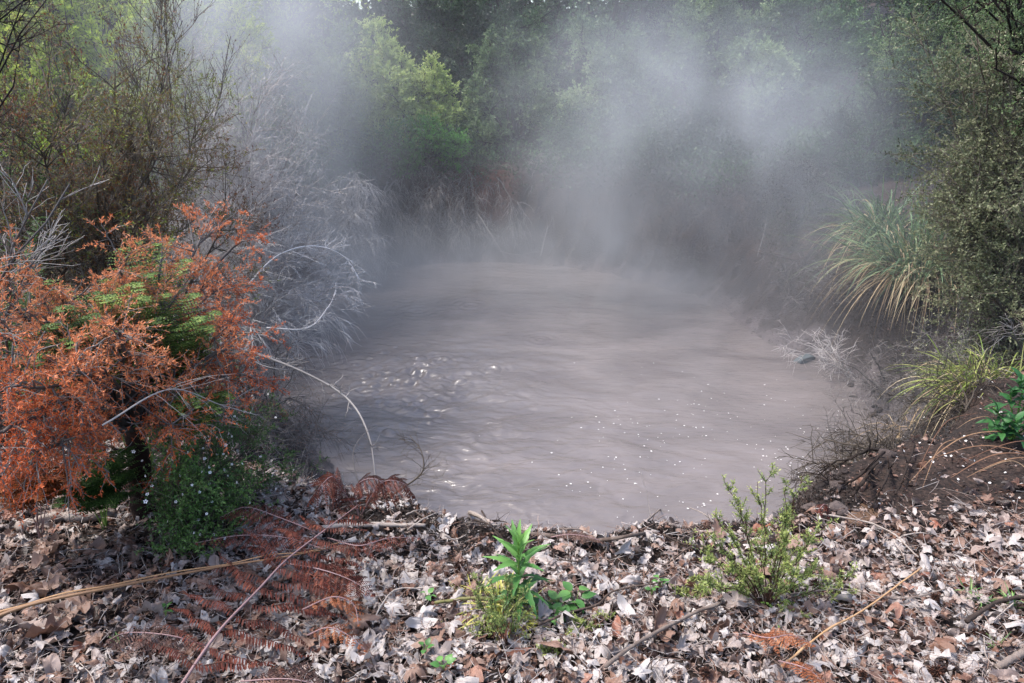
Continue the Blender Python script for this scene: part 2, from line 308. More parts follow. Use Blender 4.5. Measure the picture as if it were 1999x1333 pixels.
def scatter_leaves(mb, P, size, rnd, kinds, rings, tilt, nvar=14):
    n = len(P); var = rng.integers(0, nvar, n); R = rotm(n, tilt, rng)
    for k in range(nvar):
        s = var == k; q = s.sum()
        if not q: continue
        V, F3, F4, ve = leaf_shape(kinds[k % len(kinds)], rings, rng); m = len(V)
        W = P[s][:, None]+size[s][:, None, None]*np.einsum('nij,kj->nki', R[s], V)
        off = (np.arange(q)*m)[:, None, None]; b0 = mb.n
        mb.add(W, (F3[None]+off).reshape(-1, 3), np.repeat(rnd[s], len(F3)), np.tile(ve, q))
        if len(F4):
            mb.F.setdefault(4, [[], []]); mb.F[4][0].append((F4[None]+off).reshape(-1, 4)+b0); mb.F[4][1].append(np.repeat(rnd[s], len(F4)))
def tone(x, y, n):
    """pale bleached leaves out in the open, browner ones under the shrubs at the left and on the right bank; tan and rust ones mixed in"""
    r = np.clip(rng.normal(.61, .14, n), .03, .80); r = np.where(rng.random(n) < .16, rng.uniform(.02, .2, n), r); 
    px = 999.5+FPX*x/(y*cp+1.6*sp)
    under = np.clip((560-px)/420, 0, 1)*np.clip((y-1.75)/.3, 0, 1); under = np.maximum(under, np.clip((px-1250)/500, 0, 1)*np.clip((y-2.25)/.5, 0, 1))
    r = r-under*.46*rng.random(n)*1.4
    k = rng.random(n); r = np.where(k < .10, rng.uniform(.2, .36, n), r); r = np.where(k > .965, rng.uniform(.93, 1, n), r)
    return np.clip(r, .02, 1)
def region(n):
    """litter positions: the flat foreground, thinning out on the right bank and toward the pool lip"""
    out = []; tot = 0
    while tot < n:
        x = rng.uniform(-4.2, 4.2, 4000); y = 1.0+rng.random(4000)*3.6
        keep = np.abs(x) < .78*(y*cp+.6)+1.1*rng.random(4000)**.6+.1
        z = ground(x, y); lip = z > -.30-.25*rng.random(4000)
        dens = np.where(y < 2.45, 1, np.clip(1-(y-2.45)*.9, .12, 1)); dens = np.where(x < -1.0, np.clip(1-(y-2.1)*.7, .1, 1), dens)
        dens = np.where((x > 1.15+.25*(2.6-y)) & (y > 2.15), dens*np.clip(1-(y-2.15)*1.6, .05, 1), dens)
        dens = np.where((y > 2.28) & (x < 1.15) & (x > -.75), dens*.42, dens)
        keep &= lip & (rng.random(4000) < dens)
        q = np.stack([x[keep], y[keep], z[keep]], -1); out.append(q); tot += len(q)
    return np.concatenate(out)[:n]
kinds = ['maple','maple','oak','oval','maple','oval','maple']
P = region(11800); size = .020+.038*rng.random(len(P))**1.35
P[:, 2] += rng.random(len(P))*.035-.004
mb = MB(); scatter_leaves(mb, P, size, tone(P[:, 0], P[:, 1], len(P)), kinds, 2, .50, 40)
# small brown crumbs, leaf stalks and needles between them
Q = region(32000); n = len(Q); Q[:, 2] += .004+.02*rng.random(n)
d = rdir(n)*np.array([1, 1, .25]); leafquads(mb, Q, d, .006+.022*rng.random(n), .0025+.007*rng.random(n), np.clip(rng.normal(.3, .2, n), 0, 1))
x = rng.uniform(.9, 4.4, 14000); y = rng.uniform(2.2, 6.5, 14000); z = ground(x, y); s = (z > -.7); Q = np.stack([x, y, z+.006], -1)[s]; n = len(Q)
leafquads(mb, Q, rdir(n)*np.array([1, 1, .3]), .008+.03*rng.random(n)**2, .003+.012*rng.random(n)**2, np.clip(rng.normal(.17, .13, n), 0, 1))
Q = region(18500); n = len(Q); Q[:, 2] += .012+.042*rng.random(n); d = norm(rdir(n)*np.array([1, 1, .22])); L_ = (.02+.09*rng.random((n, 1, 1))**1.7); s_ = np.linspace(-.5, .5, 6)[None, :, None]; cv = rdir(n)*np.array([1, 1, .6])
Pq = Q[:, None]+d[:, None]*s_*L_+cv[:, None]*(s_**2)*L_*rng.uniform(0, 1.1, (n, 1, 1)); tubes(mb, Pq, (.0005+.0009*rng.random((n, 1)))*np.ones((1, 6)), 3, np.clip(rng.normal(.5, .28, n), .02, .9))
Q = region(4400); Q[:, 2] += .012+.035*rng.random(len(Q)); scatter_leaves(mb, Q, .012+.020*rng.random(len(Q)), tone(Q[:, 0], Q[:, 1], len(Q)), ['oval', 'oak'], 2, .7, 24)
tag(mb.obj('leaf_litter', LITTER), 'deep mat of small dead leaves and crumbs covering the ground before the pool', 'leaf litter', kind='stuff')
# the 300 largest as objects of their own
def place_name(px, py):
    v = 'at the very front' if py > 1255 else ('in the front litter' if py > 1170 else ('near the pool lip' if py > 1060 else 'on the bank edge'))
    h = ('below the orange shrub' if px < 300 else 'beside the large dead frond' if px < 640 else 'left of the green weed' if px < 880 else 'by the green weed' if px < 1180
         else 'by the feathery seedling' if px < 1560 else 'toward the right edge')
    return v, h
def hue_name(r): return 'dark brown' if r < .2 else 'tan brown' if r < .36 else 'dull beige' if r < .52 else 'pale grey' if r < .68 else 'bleached silvery' if r < .88 else 'rust orange'
variants = []
for k in range(28):
    kd = ['maple','maple','maple','oak','oval'][k % 5]; V3, F3, F4, ve = leaf_shape(kd, 3, rng)
    rv = [.62,.72,.5,.3,.66,.78,.56,.24,.7,.42,.6,.95,.75,.33][k % 14]
    mb = MB().add(V3, F3, rv, ve); mb.F.setdefault(4, [[], []]); mb.F[4][0].append(F4); mb.F[4][1].append(np.full(len(F4), rv))
    st = np.stack([smooth_path([V3[0], V3[0]+[0, -.25, .0], V3[0]+[.05*rng.normal(), -.62, .06]], 6)]); tubes(mb, st, taper(.018, .010, 1, 6), 4, rv-.2)
    me = mb.mesh('fallen_leaf', True); me.materials.append(LITTER); variants.append((me, kd, rv))
shape_name = {'maple':'lobed', 'oak':'wavy edged', 'oval':'oval curled'}
cand = region(5000); cand = cand[(cand[:, 1] < 2.35) & (np.abs(cand[:, 0]) < .72*(cand[:, 1]*cp+.6))]; chosen = []
for q in cand:
    if len(chosen) >= 288: break
    if all((q[0]-c[0])**2+(q[1]-c[1])**2 > .045**2 for c in chosen): chosen.append(q)
for q in chosen:
    me, kd, rv = variants[rng.integers(len(variants))]
    if q[1] > 2.0 and q[0] < -.6 and rv > .5: me, kd, rv = variants[[3, 7, 13][rng.integers(3)]]
    o = bpy.data.objects.new('fallen_leaf', me); COL.objects.link(o); o.location = (q[0], q[1], q[2]+.030+.022*rng.random()); s = .040+.028*rng.random(); o.scale = (s, s, s)
    o.rotation_euler = (rng.normal()*.38, rng.normal()*.38, rng.random()*6.28)
    px, py = toward(q); v, h = place_name(px, py)
    tag(o, f'{hue_name(rv)} {shape_name[kd]} fallen leaf {v} {h}'.replace('  ', ' '), 'leaf', 'fallen leaves on the ground by the pool')
def special_leaf(px, py, kd, rv, s, rot, label, dz=.05):
    V3, F3, F4, ve = leaf_shape(kd, 3, rng); mb = MB().add(V3, F3, rv, ve); mb.F.setdefault(4, [[], []]); mb.F[4][0].append(F4); mb.F[4][1].append(np.full(len(F4), rv))
    o = mb.obj('fallen_leaf', LITTER, smooth=True); q = G(px, py); o.location = (q[0], q[1], q[2]+dz); o.scale = (s, s, s); o.rotation_euler = rot
    tag(o, label, 'leaf', 'fallen leaves on the ground by the pool')
special_leaf(165,1200,'maple',.30,.095,(.15,-.1,2.2),'large tan lobed leaf lying just under the long straw coloured blade')
special_leaf(100,1255,'oak',.22,.075,(.3,.1,2.9),'rust brown wavy leaf below the large tan lobed leaf')
special_leaf(60,1170,'oval',.18,.085,(.2,.2,1.7),'curled orange brown leaf above the thick end of the straw blade')
special_leaf(565,995,'oval',.40,.055,(.5,.2,1.2),'buttery yellow leaf standing up beside the small white flowered shrub',.06)
special_leaf(105,1320,'oval',.42,.08,(.1,.2,.8),'large pale yellow leaf in the bottom left corner')
special_leaf(1090,1288,'oval',.30,.068,(.3,.5,1.5),'smooth folded tan leaf near the bottom below the green weed')
special_leaf(700,1240,'maple',.32,.085,(.5,.1,-.4),'upright tan leaf with points beside the rust fern tips')
special_leaf(840,1290,'maple',.34,.07,(.3,.4,.9),'yellowish tan leaf just in front of a tiny green seedling')
special_leaf(1290,1250,'oak',.28,.07,(.4,.3,.3),'amber brown curled leaf under the slanting stick')
special_leaf(1215,1100,'maple',.72,.06,(1.2,.2,.3),'silvery leaf standing upright on the lip of the pool',.06)
special_leaf(1500,1140,'oval',.28,.05,(.2,.1,1.2),'brown leaf caught in the feathery green seedling')
special_leaf(1400,1055,'oak',.30,.06,(.4,.2,.2),'orange brown leaf on the pool lip beside the feathery green seedling')
# ------------------------------------------------------------------ spiky seed balls
BALL = mat_rnd('seed_ball', ['1c110d','39221a','5a382a'], rough=.8, nscale=40, namp=.5)
def seed_ball():
    mb = MB(); n = 120; k = np.arange(n); ph = np.arccos(1-2*(k+.5)/n); t = k*2.39996; d = np.stack([np.sin(ph)*np.cos(t), np.sin(ph)*np.sin(t), np.cos(ph)], -1)
    u, v = 10, 8; a, b = np.meshgrid(np.linspace(0, 2*np.pi, u, endpoint=False), np.linspace(.05, np.pi-.05, v), indexing='ij'); S = np.stack([np.sin(b)*np.cos(a), np.sin(b)*np.sin(a), np.cos(b)], -1)*.010
    i = np.arange(u*v).reshape(u, v); j = np.roll(i, -1, 0); mb.add(S, np.stack([i[:, :-1], j[:, :-1], j[:, 1:], i[:, 1:]], -1).reshape(-1, 4), .1)
    e = d+rdir(n)*.25; Pp = np.stack([d*.009, e*.013, e*(.017+.003*rng.random((n, 1)))], 1); tubes(mb, Pp, np.array([[.0018, .0012, .0003]]), 4, rng.random(n))
    return mb.mesh('seed_ball')
sb = [seed_ball() for _ in range(3)]
for me in sb: me.materials.append(BALL)
for k in range(46):
    q = cand[rng.integers(len(cand))]; 
    if q[0] < -.9 : continue
    o = bpy.data.objects.new('seed_ball', sb[k % 3]); COL.objects.link(o); o.location = (q[0], q[1], q[2]+.035); s = .9+.5*rng.random(); o.scale = (s,)*3; o.rotation_euler = tuple(rng.random(3)*6)
    v, h = place_name(*toward(q)); tag(o, f'dark spiky seed ball {v} {h}', 'seed ball', 'spiky seed balls among the dead leaves')
# ------------------------------------------------------------------ sticks and logs
STICK = mat_rnd('weathered_wood', ['2a211d','4d4039','7d716a','a59a92'], rough=.8, nscale=25, namp=.5, bump=.4)
STRAW = mat_rnd('straw', ['6a4e3a','8c6a4a','a88460','bda284'], rough=.55, nscale=30, namp=.4)
DARKW = mat_rnd('dark_wood', ['0d0a09','1d1613','33261f','4a382d'], rough=.85, nscale=18, namp=.6, bump=.6, bscale=60)
def stick(name, pts, r0, r1, label, cat='stick', mat=None, rv=.6, twigs=0, tl=.1, K=22, S=6, group='loose sticks and twigs', jit=.004):
    P = smooth_path(pts, K)[None]; P = P+np.cumsum(rng.normal(size=P.shape)*jit*.5, 1)*.5; mb = MB(); R = taper(r0, r1, 1, K)*(1+.12*rng.normal(size=(1, K)))
    tubes(mb, P, R, S, rv)
    if twigs:
        Q, t = sprout(P, twigs, (tl*.5, tl), .7, .25, .25, 5, .12); tubes(mb, Q, taper(r1*.9, r1*.35, len(Q), 5), 4, np.clip(rv+rng.normal(size=len(Q))*.1, 0, 1))
    o = mb.obj(name, mat or STICK, origin=P[0, 0], smooth=True); return tag(o, label, cat, group)
def onG(*pp, dz=.03): return [G(a, b)+np.array([0, 0, dz+(c[0] if c else 0)]) for a, b, *c in pp]
stick('log', onG((40,1045),(110,1022),(170,1018),(225,1012),dz=.03), .026, .018, 'pale smooth branch piece lying in shade left of the shrub trunk', 'log', rv=.75)
stick('stick', onG((800,978),(850,985),(905,1002),(960,1030),dz=.03), .016, .010, 'pale thick stick at the water edge behind the green weed', rv=.85)
stick('stick', onG((1010,1050),(1090,1060),(1160,1068),(1260,1052),(1330,1035),dz=.03), .010, .006, 'crooked brown stick along the pool lip right of the weed', rv=.4)
stick('stick', onG((850,1200),(920,1192),(1010,1202),(1090,1196),dz=.045), .006, .005, 'greenish stick in front of the feathery seedling below the weed', rv=.5, mat=mat_rnd('mossy_wood', ['3d3a22','6d6a40','8d8860'], nscale=30))
stick('stick', onG((1050,1245),(1100,1225),(1160,1208),(1200,1180),(1300,1160),dz=.05), .0045, .003, 'long dark stick rising to the right below the broad leaved weeds', rv=.3)
stick('stick', onG((1180,1330),(1260,1275),(1340,1230),(1400,1205),dz=.05), .007, .006, 'smooth brown stick slanting up at the front right of centre', rv=.5)
stick('stick', onG((730,1245),(765,1185),(810,1175),(860,1172),dz=.055), .003, .002, 'thin bleached bent twig beside the rust fern tips', rv=.95)
stick('stick', [G(865,950)+[0,0,.12], G(900,985)+[0,0,.13], G(935,1010)+[0,0,.1], G(960,1045)+[0,0,.02]], .003, .0055, 'dark hooked twig reaching over the mud left of the weed', rv=.2)
stick('stick', onG((640,1090),(560,1095),(480,1085),dz=.05), .004, .003, 'thin grey twig lying across the rust ferns', rv=.8)
stick('stick', onG((620,1045),(700,1040),(770,1040),(830,1040),dz=.03), .011, .008, 'bleached branch behind the rust ferns', rv=.95)
stick('stick', onG((1290,1130),(1360,1080),(1270,1035),dz=.05)[:2], .004, .003, 'short reddish twig left of the feathery seedling', rv=.3)
stick('stick', onG((1520,1330),(1600,1260),(1700,1200),(1790,1130),dz=.05), .004, .003, 'thin tan stem slanting up at the lower right', rv=.7, mat=STRAW)
stick('stick', onG((1880,1240),(1940,1200),(1999,1190),dz=.05), .008, .006, 'dark stick half buried at the right edge', rv=.1)
stick('stick', onG((1940,1330),(2010,1290),dz=.05), .012, .011, 'thick pale stick cut by the bottom right corner', rv=.6)
stick('stick', onG((1540,1180),(1640,1170),(1760,1190),(1900,1150),dz=.04), .003, .002, 'thin grey twig right of the feathery seedling', rv=.6, twigs=4)
stick('stick', onG((1600,1025),(1680,1040),(1740,1065),(1790,1115),dz=.05), .004, .003, 'curved pale vine on the brown slope right of the seedling', rv=.8)
stick('stick', onG((1595,920),(1700,980),dz=.1), .003, .002, 'upright broken twig near the right bank', rv=.3)
stick('stick', [G(1545,1010), G(1545,1010)+[0,0,.09]], .006, .005, 'short dark broken stub standing behind the feathery seedling', rv=.1)
stick('stick', [G(1312,1050), G(1312,1050)+[.002,0,.05]], .007, .006, 'stubby dark stump on the pool lip', rv=.05)
stick('stick', [G(1250,1035)+[0,0,.02], G(1300,1005)+[0,0,.1], G(1330,990)+[0,0,.14]], .006, .003, 'grey stick leaning over the mud at the lip', rv=.7)
stick('stick', [D(1270,1010,2.75), D(1262,960,2.8), D(1253,925,2.8)], .0012, .0006, 'thin pale stalk standing up before the mud', rv=1.)
stick('stick', [D(1395,1020,2.7), D(1370,1000,2.75), D(1345,990,2.8)], .003, .002, 'tan twig poking over the lip left of the seedling', rv=.8)
stick('log', [G(490,800)+[0,0,.04], G(530,805)+[0,0,.06], G(560,815)+[0,0,.02]], .035, .03, 'short cut stub of orange wood in the bank shrub', 'log', mat=mat_rnd('cut_wood', ['8a4c2a','a8673c'], nscale=20))
for k in range(120):             # scattered small ones
    q = region(1)[0]; a = rng.random()*6.28; L = .05+.16*rng.random(); e = q+[math.cos(a)*L, math.sin(a)*L*.8, 0]; mmid = (q+e)/2+[rng.normal()*.015, rng.normal()*.015, 0]
    pts = [onground(p_[0], p_[1], .04+.01*rng.random()) for p_ in (q, mmid, e)]; v, h = place_name(*toward(q)); rv = [.1,.3,.55,.8,.95][k % 5]
    stick('twig', pts, .0014+.0022*rng.random(), .001, f"{['black','dark brown','grey brown','pale grey','bleached'][k%5]} thin twig {v} {h}", 'twig', rv=rv, K=9, S=4, jit=.0015, twigs=[0,0,2,3][k % 4], tl=.05, group='small twigs scattered over the litter')
# ------------------------------------------------------------------ strap blades
def blades(mb, roots, dirs, L, W, droop, rnd, K=9, fold=.25, twist=0.):
    n = len(roots); dirs = norm(dirs); s = np.linspace(0, 1, K)[None, :, None]; L = np.broadcast_to(L, (n,))[:, None, None]; dp = np.broadcast_to(droop, (n,))[:, None, None]
    P = roots[:, None]+dirs[:, None]*s*L*(1-.25*dp*s)+np.array([0, 0, -1.])*dp*s**2.2*L
    T = norm(np.gradient(P, axis=1)); side = norm(np.cross(dirs, np.array([0, 0, 1.]))+rdir(n)*.25)[:, None]; side = norm(side-T*np.sum(side*T, -1, keepdims=True)); nr = np.cross(side, T)
    w = (np.broadcast_to(W, (n,))[:, None]*np.clip(np.minimum(.45+s[..., 0]*2.2, 1.15*(1-s[..., 0]**2.2)+.02), .02, 1))[..., None]*.5
    V = np.stack([P-side*w, P-nr*w*fold*2, P+side*w], 2); idx = np.arange(n*K*3).reshape(n, K, 3)
    F = np.concatenate([np.stack([idx[:, :-1, j], idx[:, :-1, j+1], idx[:, 1:, j+1], idx[:, 1:, j]], -1).reshape(-1, 4) for j in (0, 1)])
    mb.add(V, F, np.tile(np.repeat(np.broadcast_to(rnd, (n,)), K-1), 2)); return P
def ribbon(mb, P, W, rnd, fold=.3, nrm=(0,0,1)):
    K = len(P); T = norm(np.gradient(P, axis=0)); side = norm(np.cross(T, np.array(nrm, float))); nr = np.cross(side, T); w = np.broadcast_to(W, (K,))[:, None]*.5
    V = np.stack([P-side*w, P+nr*w*fold, P+side*w, P-nr*w*.25], 1); idx = np.arange(K*4).reshape(K, 4); nx = np.roll(idx, -1, 1)
    mb.add(V, np.stack([idx[:-1], nx[:-1], nx[1:], idx[1:]], -1).reshape(-1, 4), rnd)
mb = MB(); P = smooth_path([Z(-60,1225,.035), Z(60,1180,.055), Z(210,1148,.07), Z(420,1108,.07), Z(560,1086,.075), Z(665,1066,.08)], 40)
ribbon(mb, P, np.linspace(.028, .004, 40), .12, .55); ribbon(mb, P+np.stack([np.zeros(40), .010+.004*np.sin(np.arange(40)*.5), .004+.004*np.sin(np.arange(40)*.7)], -1), np.linspace(.014, .002, 40), .5, .5)
tag(mb.obj('dry_blade', STRAW, origin=P[0], smooth=True), 'long straw coloured blade tapering across the leaf litter at the left', 'dry blade')
REED = mat_rnd('fallen_reed', ['4a352a','6b4c3a','86674e','9c8468'], rough=.6, nscale=30, namp=.4)
for k, (pts, wd, rv, lb) in enumerate([
  ([(1999,905),(1900,905),(1790,925)], .008,.5,'highest of the tan blades fallen on the right bank'),
  ([(2010,865),(1900,880),(1830,915),(1770,965)], .007,.7,'tan blade arching down from the green laurel seedling'),
  ([(2010,915),(1930,930),(1850,960)], .009,.4,'broad reddish tan blade in the fallen bundle on the right bank'),
  ([(2010,925),(1950,945),(1880,962)], .007,.6,'lower tan blade of the bundle on the right bank'),
  ([(2010,893),(1950,915),(1870,935)], .006,.3,'brown blade lying inside the fallen bundle on the right bank'),
  ([(1960,850),(1900,862),(1860,870)], .005,.8,'short pale blade beneath the laurel seedling'),
  ([(1900,840),(1840,870),(1800,930),(1775,990)], .005,.2,'dark curved blade hanging down the right bank'),
  ([(2005,975),(1960,960),(1900,965)], .004,.9,'thin pale grass blade lowest on the right bank'),
  ([(1860,900),(1820,935),(1790,1000)], .004,.7,'thin curved blade below the fallen bundle on the right bank')]):
    mb = MB(); P = smooth_path(onG(*pts, dz=.05+.008*k), 24); P[:, 2] += np.sin(np.linspace(0, np.pi, 24))*.04; ribbon(mb, P, wd*(1-.8*np.linspace(0, 1, 24)**2)*1.3, rv)
    tag(mb.obj('dry_blade', REED, origin=P[0]), lb, 'dry blade', 'dry blades fallen on the right bank')
# ------------------------------------------------------------------ ferns
DEADF = mat_rnd('dead_fern', ['2c1610','471f16','642f23','7d4b3a'], trans=.15, rough=.7, nscale=15, namp=.4)
DEADG = mat_rnd('grey_dead_fern', ['3b2a26','5a423b','7a6058'], trans=.15, rough=.7, nscale=15, namp=.4)
RUSTF = mat_rnd('rust_fern', ['6a3822','8a5032','a87452'], trans=.2, rough=.6, nscale=15, namp=.4)
GREENF = mat_rnd('green_fern', ['2e4620','4a6630','6c8340','90a050'], trans=.35, rough=.45, nscale=6, namp=.5)
RIB = mat_rnd('fern_midrib', ['5a3a34','7c5f5c','9c8c94'], rough=.45, nscale=8, namp=.3)
def pinna(mb, p, d, L, lp, nrm, droop=.15, curl=.3, rv=.5, wob=.04, K=9, gap=.0065, rr=.0012):
    s = np.linspace(0, 1, K)[:, None]; P = p+d*s*L+np.array([0, 0, -1])*droop*s*s*L+np.cumsum(rng.normal(size=(K, 3))*wob*L/K, 0)
    tubes(mb, P[None], taper(rr, rr*.35, 1, K), 4, .15)
    n = max(4, int(L/gap)); t = np.linspace(.04, .99, n); q, tan = interp(P[None], np.zeros(n, int), t); side = norm(np.cross(tan, nrm))
    ll = lp*np.clip(np.minimum(.55+2.5*t, 1.12*(1-t**1.8)+.06), 0, 1)
    for sg in (-1, 1):
        dd = norm(side*sg+tan*.25+np.array([0, 0, -1])*curl*(.6+.8*rng.random((n, 1)))+rdir(n)*.16)
        u = norm(tan-dd*np.sum(tan*dd, -1, keepdims=True)); w = gap*.72*.5; l = ll[:, None]
        V = np.stack([q-u*w*.6, q+u*w*.6, q+dd*l*.6+u*w-np.array([0,0,1])*curl*l*.08, q+dd*l-np.array([0,0,1])*curl*l*.35, q+dd*l*.6-u*w-np.array([0,0,1])*curl*l*.08], 1)
        i = np.arange(n)[:, None]*5
        mb.add(V, i+np.array([[0, 1, 2, 4]]), np.clip(rv+rng.normal(size=n)*.16, 0, 1)); mb.F.setdefault(3, [[], []]); mb.F[3][0].append(i+np.array([[4, 2, 3]])+mb.n-n*5); mb.F[3][1].append(np.clip(rv+rng.normal(size=n)*.16, 0, 1))
def frond(P, width, npin, lp, matl, ribm, parent, separate=False, droop=.15, curl=.3, fwd=.55, r0=.004, rv=.5, prof=None, skip=.12, nrm=None, gap=.0065, pname='leaflets', mname='midrib'):
    K = len(P); mb = MB(); tubes(mb, P[None], taper(r0, r0*.3, 1, K), 6, .6); mb.obj(mname, ribm, parent, smooth=True)
    t = np.linspace(skip, .985, npin); allmb = MB()
    for k, tt in enumerate(t):
        q, tan = interp(P[None], np.array([0]), np.array([tt])); q = q[0]; tan = tan[0]; N = np.array([0, 0, 1.]) if nrm is None else nrm
        side = norm(np.cross(tan, N)); u = (tt-skip)/(1-skip); L = width*(prof(u) if prof else np.clip(min(.55+1.6*u, 1.15*(1-u**1.6)+.05), .05, 1))
        for sg in (-1, 1):
            m_ = MB() if separate else allmb
            pinna(m_, q, norm(side*sg+tan*fwd+rdir(1)[0]*(.16 if separate else .07)), L*(.80+.30*rng.random()), lp*(.5+.5*L/width), np.array([0, 0, 1.]), droop*(.4+1.2*rng.random()), curl*(.6+.8*rng.random()), rv+rng.normal()*.12, gap=gap, wob=.22 if separate else .08)
            if separate: m_.obj('pinna', matl, parent)
    if not separate: allmb.obj(pname, matl, parent)
# the large dead frond lying across the litter
P = smooth_path([Z(345,1350,.07), Z(425,1235,.09), Z(505,1150,.10), Z(560,1092,.11), Z(640,1030,.11), Z(700,985,.10)], 40)
t = empty('fern_frond', P[0], 'large dead rust brown fern frond with a grey stem lying across the litter', 'fern frond')
frond(P, .32, 15, .026, DEADF, RIB, t, True, droop=.16, curl=.8, fwd=.30, r0=.0052, skip=.08, rv=.5, gap=.0085, prof=lambda u: min(.75+.6*u, 1.1*(1-u**2.2)+.08))
def small_frond(pts, w, n, lp, mt, label, curl=.5, droop=.2, group='dead fern fronds on the litter', fwd=.5, name='fern_frond', r0=.0025, gap=.006, prof=None):
    P = smooth_path(pts, 22); t = empty(name, P[0], label, 'fern frond', group); frond(P, w, n, lp, mt, RIB, t, False, droop, curl, fwd, r0, gap=gap, prof=prof); return t
B = lambda px, py, z: Z(px, py, z)
small_frond([B(700,1000,.03),B(670,960,.12),B(650,930,.19),B(625,950,.17),B(600,985,.08)], .12, 15, .018, DEADF, 'dark red brown fern frond curling upwards at the pool edge', .9, .5)
small_frond([B(705,1005,.03),B(730,960,.12),B(755,938,.17),B(790,945,.15),B(808,970,.08)], .12, 15, .018, DEADF, 'dark red brown fern frond arching right at the pool edge', .9, .5)
small_frond([B(700,1010,.03),B(695,950,.16),B(735,935,.19),B(775,975,.10)], .10, 13, .014, DEADF, 'small curled fern frond between the two arching ones', .9, .5)
small_frond([B(620,1040,.05),B(545,1010,.10),B(480,990,.10),B(430,1010,.06)], .10, 14, .02, DEADF, 'brown fern frond reaching left behind the large frond', .8, .4)
small_frond([B(640,1075,.05),B(560,1050,.09),B(470,1045,.10),B(380,1060,.07)], .09, 16, .02, DEADF, 'brown fern frond along the foot of the white flowered shrub', .8, .3)
small_frond([B(560,1100,.07),B(620,1110,.09),B(680,1130,.08),B(730,1160,.05)], .11, 13, .022, DEADF, 'fern frond pointing right off the middle of the large one', .6, .3)
small_frond([B(590,1190,.05),B(650,1165,.09),B(690,1180,.07),B(700,1220,.04)], .06, 10, .014, RUSTF, 'brighter rust fern tip curling right of the large frond', .6, .3)
small_frond([B(600,1240,.05),B(640,1225,.08),B(680,1240,.07),B(715,1270,.04)], .055, 9, .013, RUSTF, 'rust fern tip beside the upright tan leaf', .6, .3)
small_frond([B(470,1330,.05),B(560,1325,.08),B(640,1340,.06)], .10, 12, .022, DEADG, 'greyish fern frond at the bottom edge right of the stem', .7, .3)
small_frond([B(400,1260,.05),B(330,1240,.09),B(250,1235,.08),B(210,1250,.05)], .09, 14, .02, DEADG, 'grey brown fern frond left of the large stem', .7, .3)
small_frond([B(640,1050,.05),B(700,1065,.08),B(760,1050,.07),B(820,1050,.05)], .07, 14, .018, DEADF, 'thin brown fern frond pointing at the green weed', .7, .3)
small_frond([B(1450,1235,.04),B(1500,1245,.07),B(1545,1240,.07),B(1590,1260,.04)], .055, 12, .016, RUSTF, 'bright orange fern piece in front of the feathery seedling', .3, .3)
small_frond([B(1520,1290,.04),B(1560,1300,.07),B(1590,1315,.06),B(1610,1340,.04)], .05, 11, .016, RUSTF, 'orange fern piece at the bottom right of centre', .3, .3)
small_frond([B(1605,1010,.03),B(1600,995,.09),B(1612,985,.10),B(1620,1020,.03)], .03, 12, .012, DEADF, 'small upright brown fern tuft on the lip right of the seedling', .5, .6)
small_frond([G(1075,1062)+[0,0,.03],G(1110,1065)+[0,0,.05],G(1150,1070)+[0,0,.05],G(1200,1078)+[0,0,.03]], .04, 18, .012, DEADG, 'dark dead fern piece on the lip behind the weed', .2, .2)
# ------------------------------------------------------------------ young green plants in the litter
WEED = mat_rnd('weed_green', ['34582c','507e42','7aa65a','a0c07a'], trans=.3, rough=.4, nscale=10, namp=.25)
STEMG = mat_rnd('green_stem', ['4a6b2c','7a9448'], nscale=10)
def blade_leaf(L, W, fold=.3, arch=.35, serr=0., n=9, rv=.5):
    """one leaf along +x with a folded midrib, arching down"""
    s = np.linspace(0, 1, n); w = W*np.sin(np.pi*np.clip(s, .0, 1)**.75)*.5+.0006; 
    if serr: w = w*(1+serr*((np.arange(n) % 2)*2-1))
    x = L*s; z = L*arch*(.5*s-s*s); V = np.stack([np.stack([x, w, z+w*fold], -1), np.stack([x, 0*x, z], -1), np.stack([x, -w, z+w*fold], -1)], 1)
    i = np.arange(n*3).reshape(n, 3); F = np.concatenate([np.stack([i[:-1, j], i[:-1, j+1], i[1:, j+1], i[1:, j]], -1) for j in (0, 1)]); return V.reshape(-1, 3), F
b0 = onground(*Z(1008,1150,0)[:2]); t = empty('weed', b0, 'upright bright green leafy weed at the centre of the foreground', 'weed')
top = D(1012,1050,b0[1]+.01); P = smooth_path([b0-[0,0,.01], (b0+top)/2+[.004,0,0], top], 14)
mb = MB(); tubes(mb, P[None], taper(.0045, .0022, 1, 14), 7, .6); mb.obj('stem', STEMG, t, smooth=True)
for k in range(34):
    f = k/33; q, _ = interp(P[None], np.array([0]), np.array([.18+.8*f])); L = (.125 if f < .6 else .125-.13*(f-.6))*(.85+.25*rng.random()); el = math.radians(8+62*f**1.6)+rng.normal()*.1; az = k*2.39996
    V_, F_ = blade_leaf(L, L*.20, .35, .6*(1-f)+.2, .13, 13); mb = MB().add(V_, F_, .10+.62*f**1.3+.08*rng.normal())
    o = mb.obj('leaf', WEED, smooth=True); o.parent = t; o.location = Vector(q[0])-Vector(b0); o.rotation_euler = (rng.normal()*.2, -el, az)
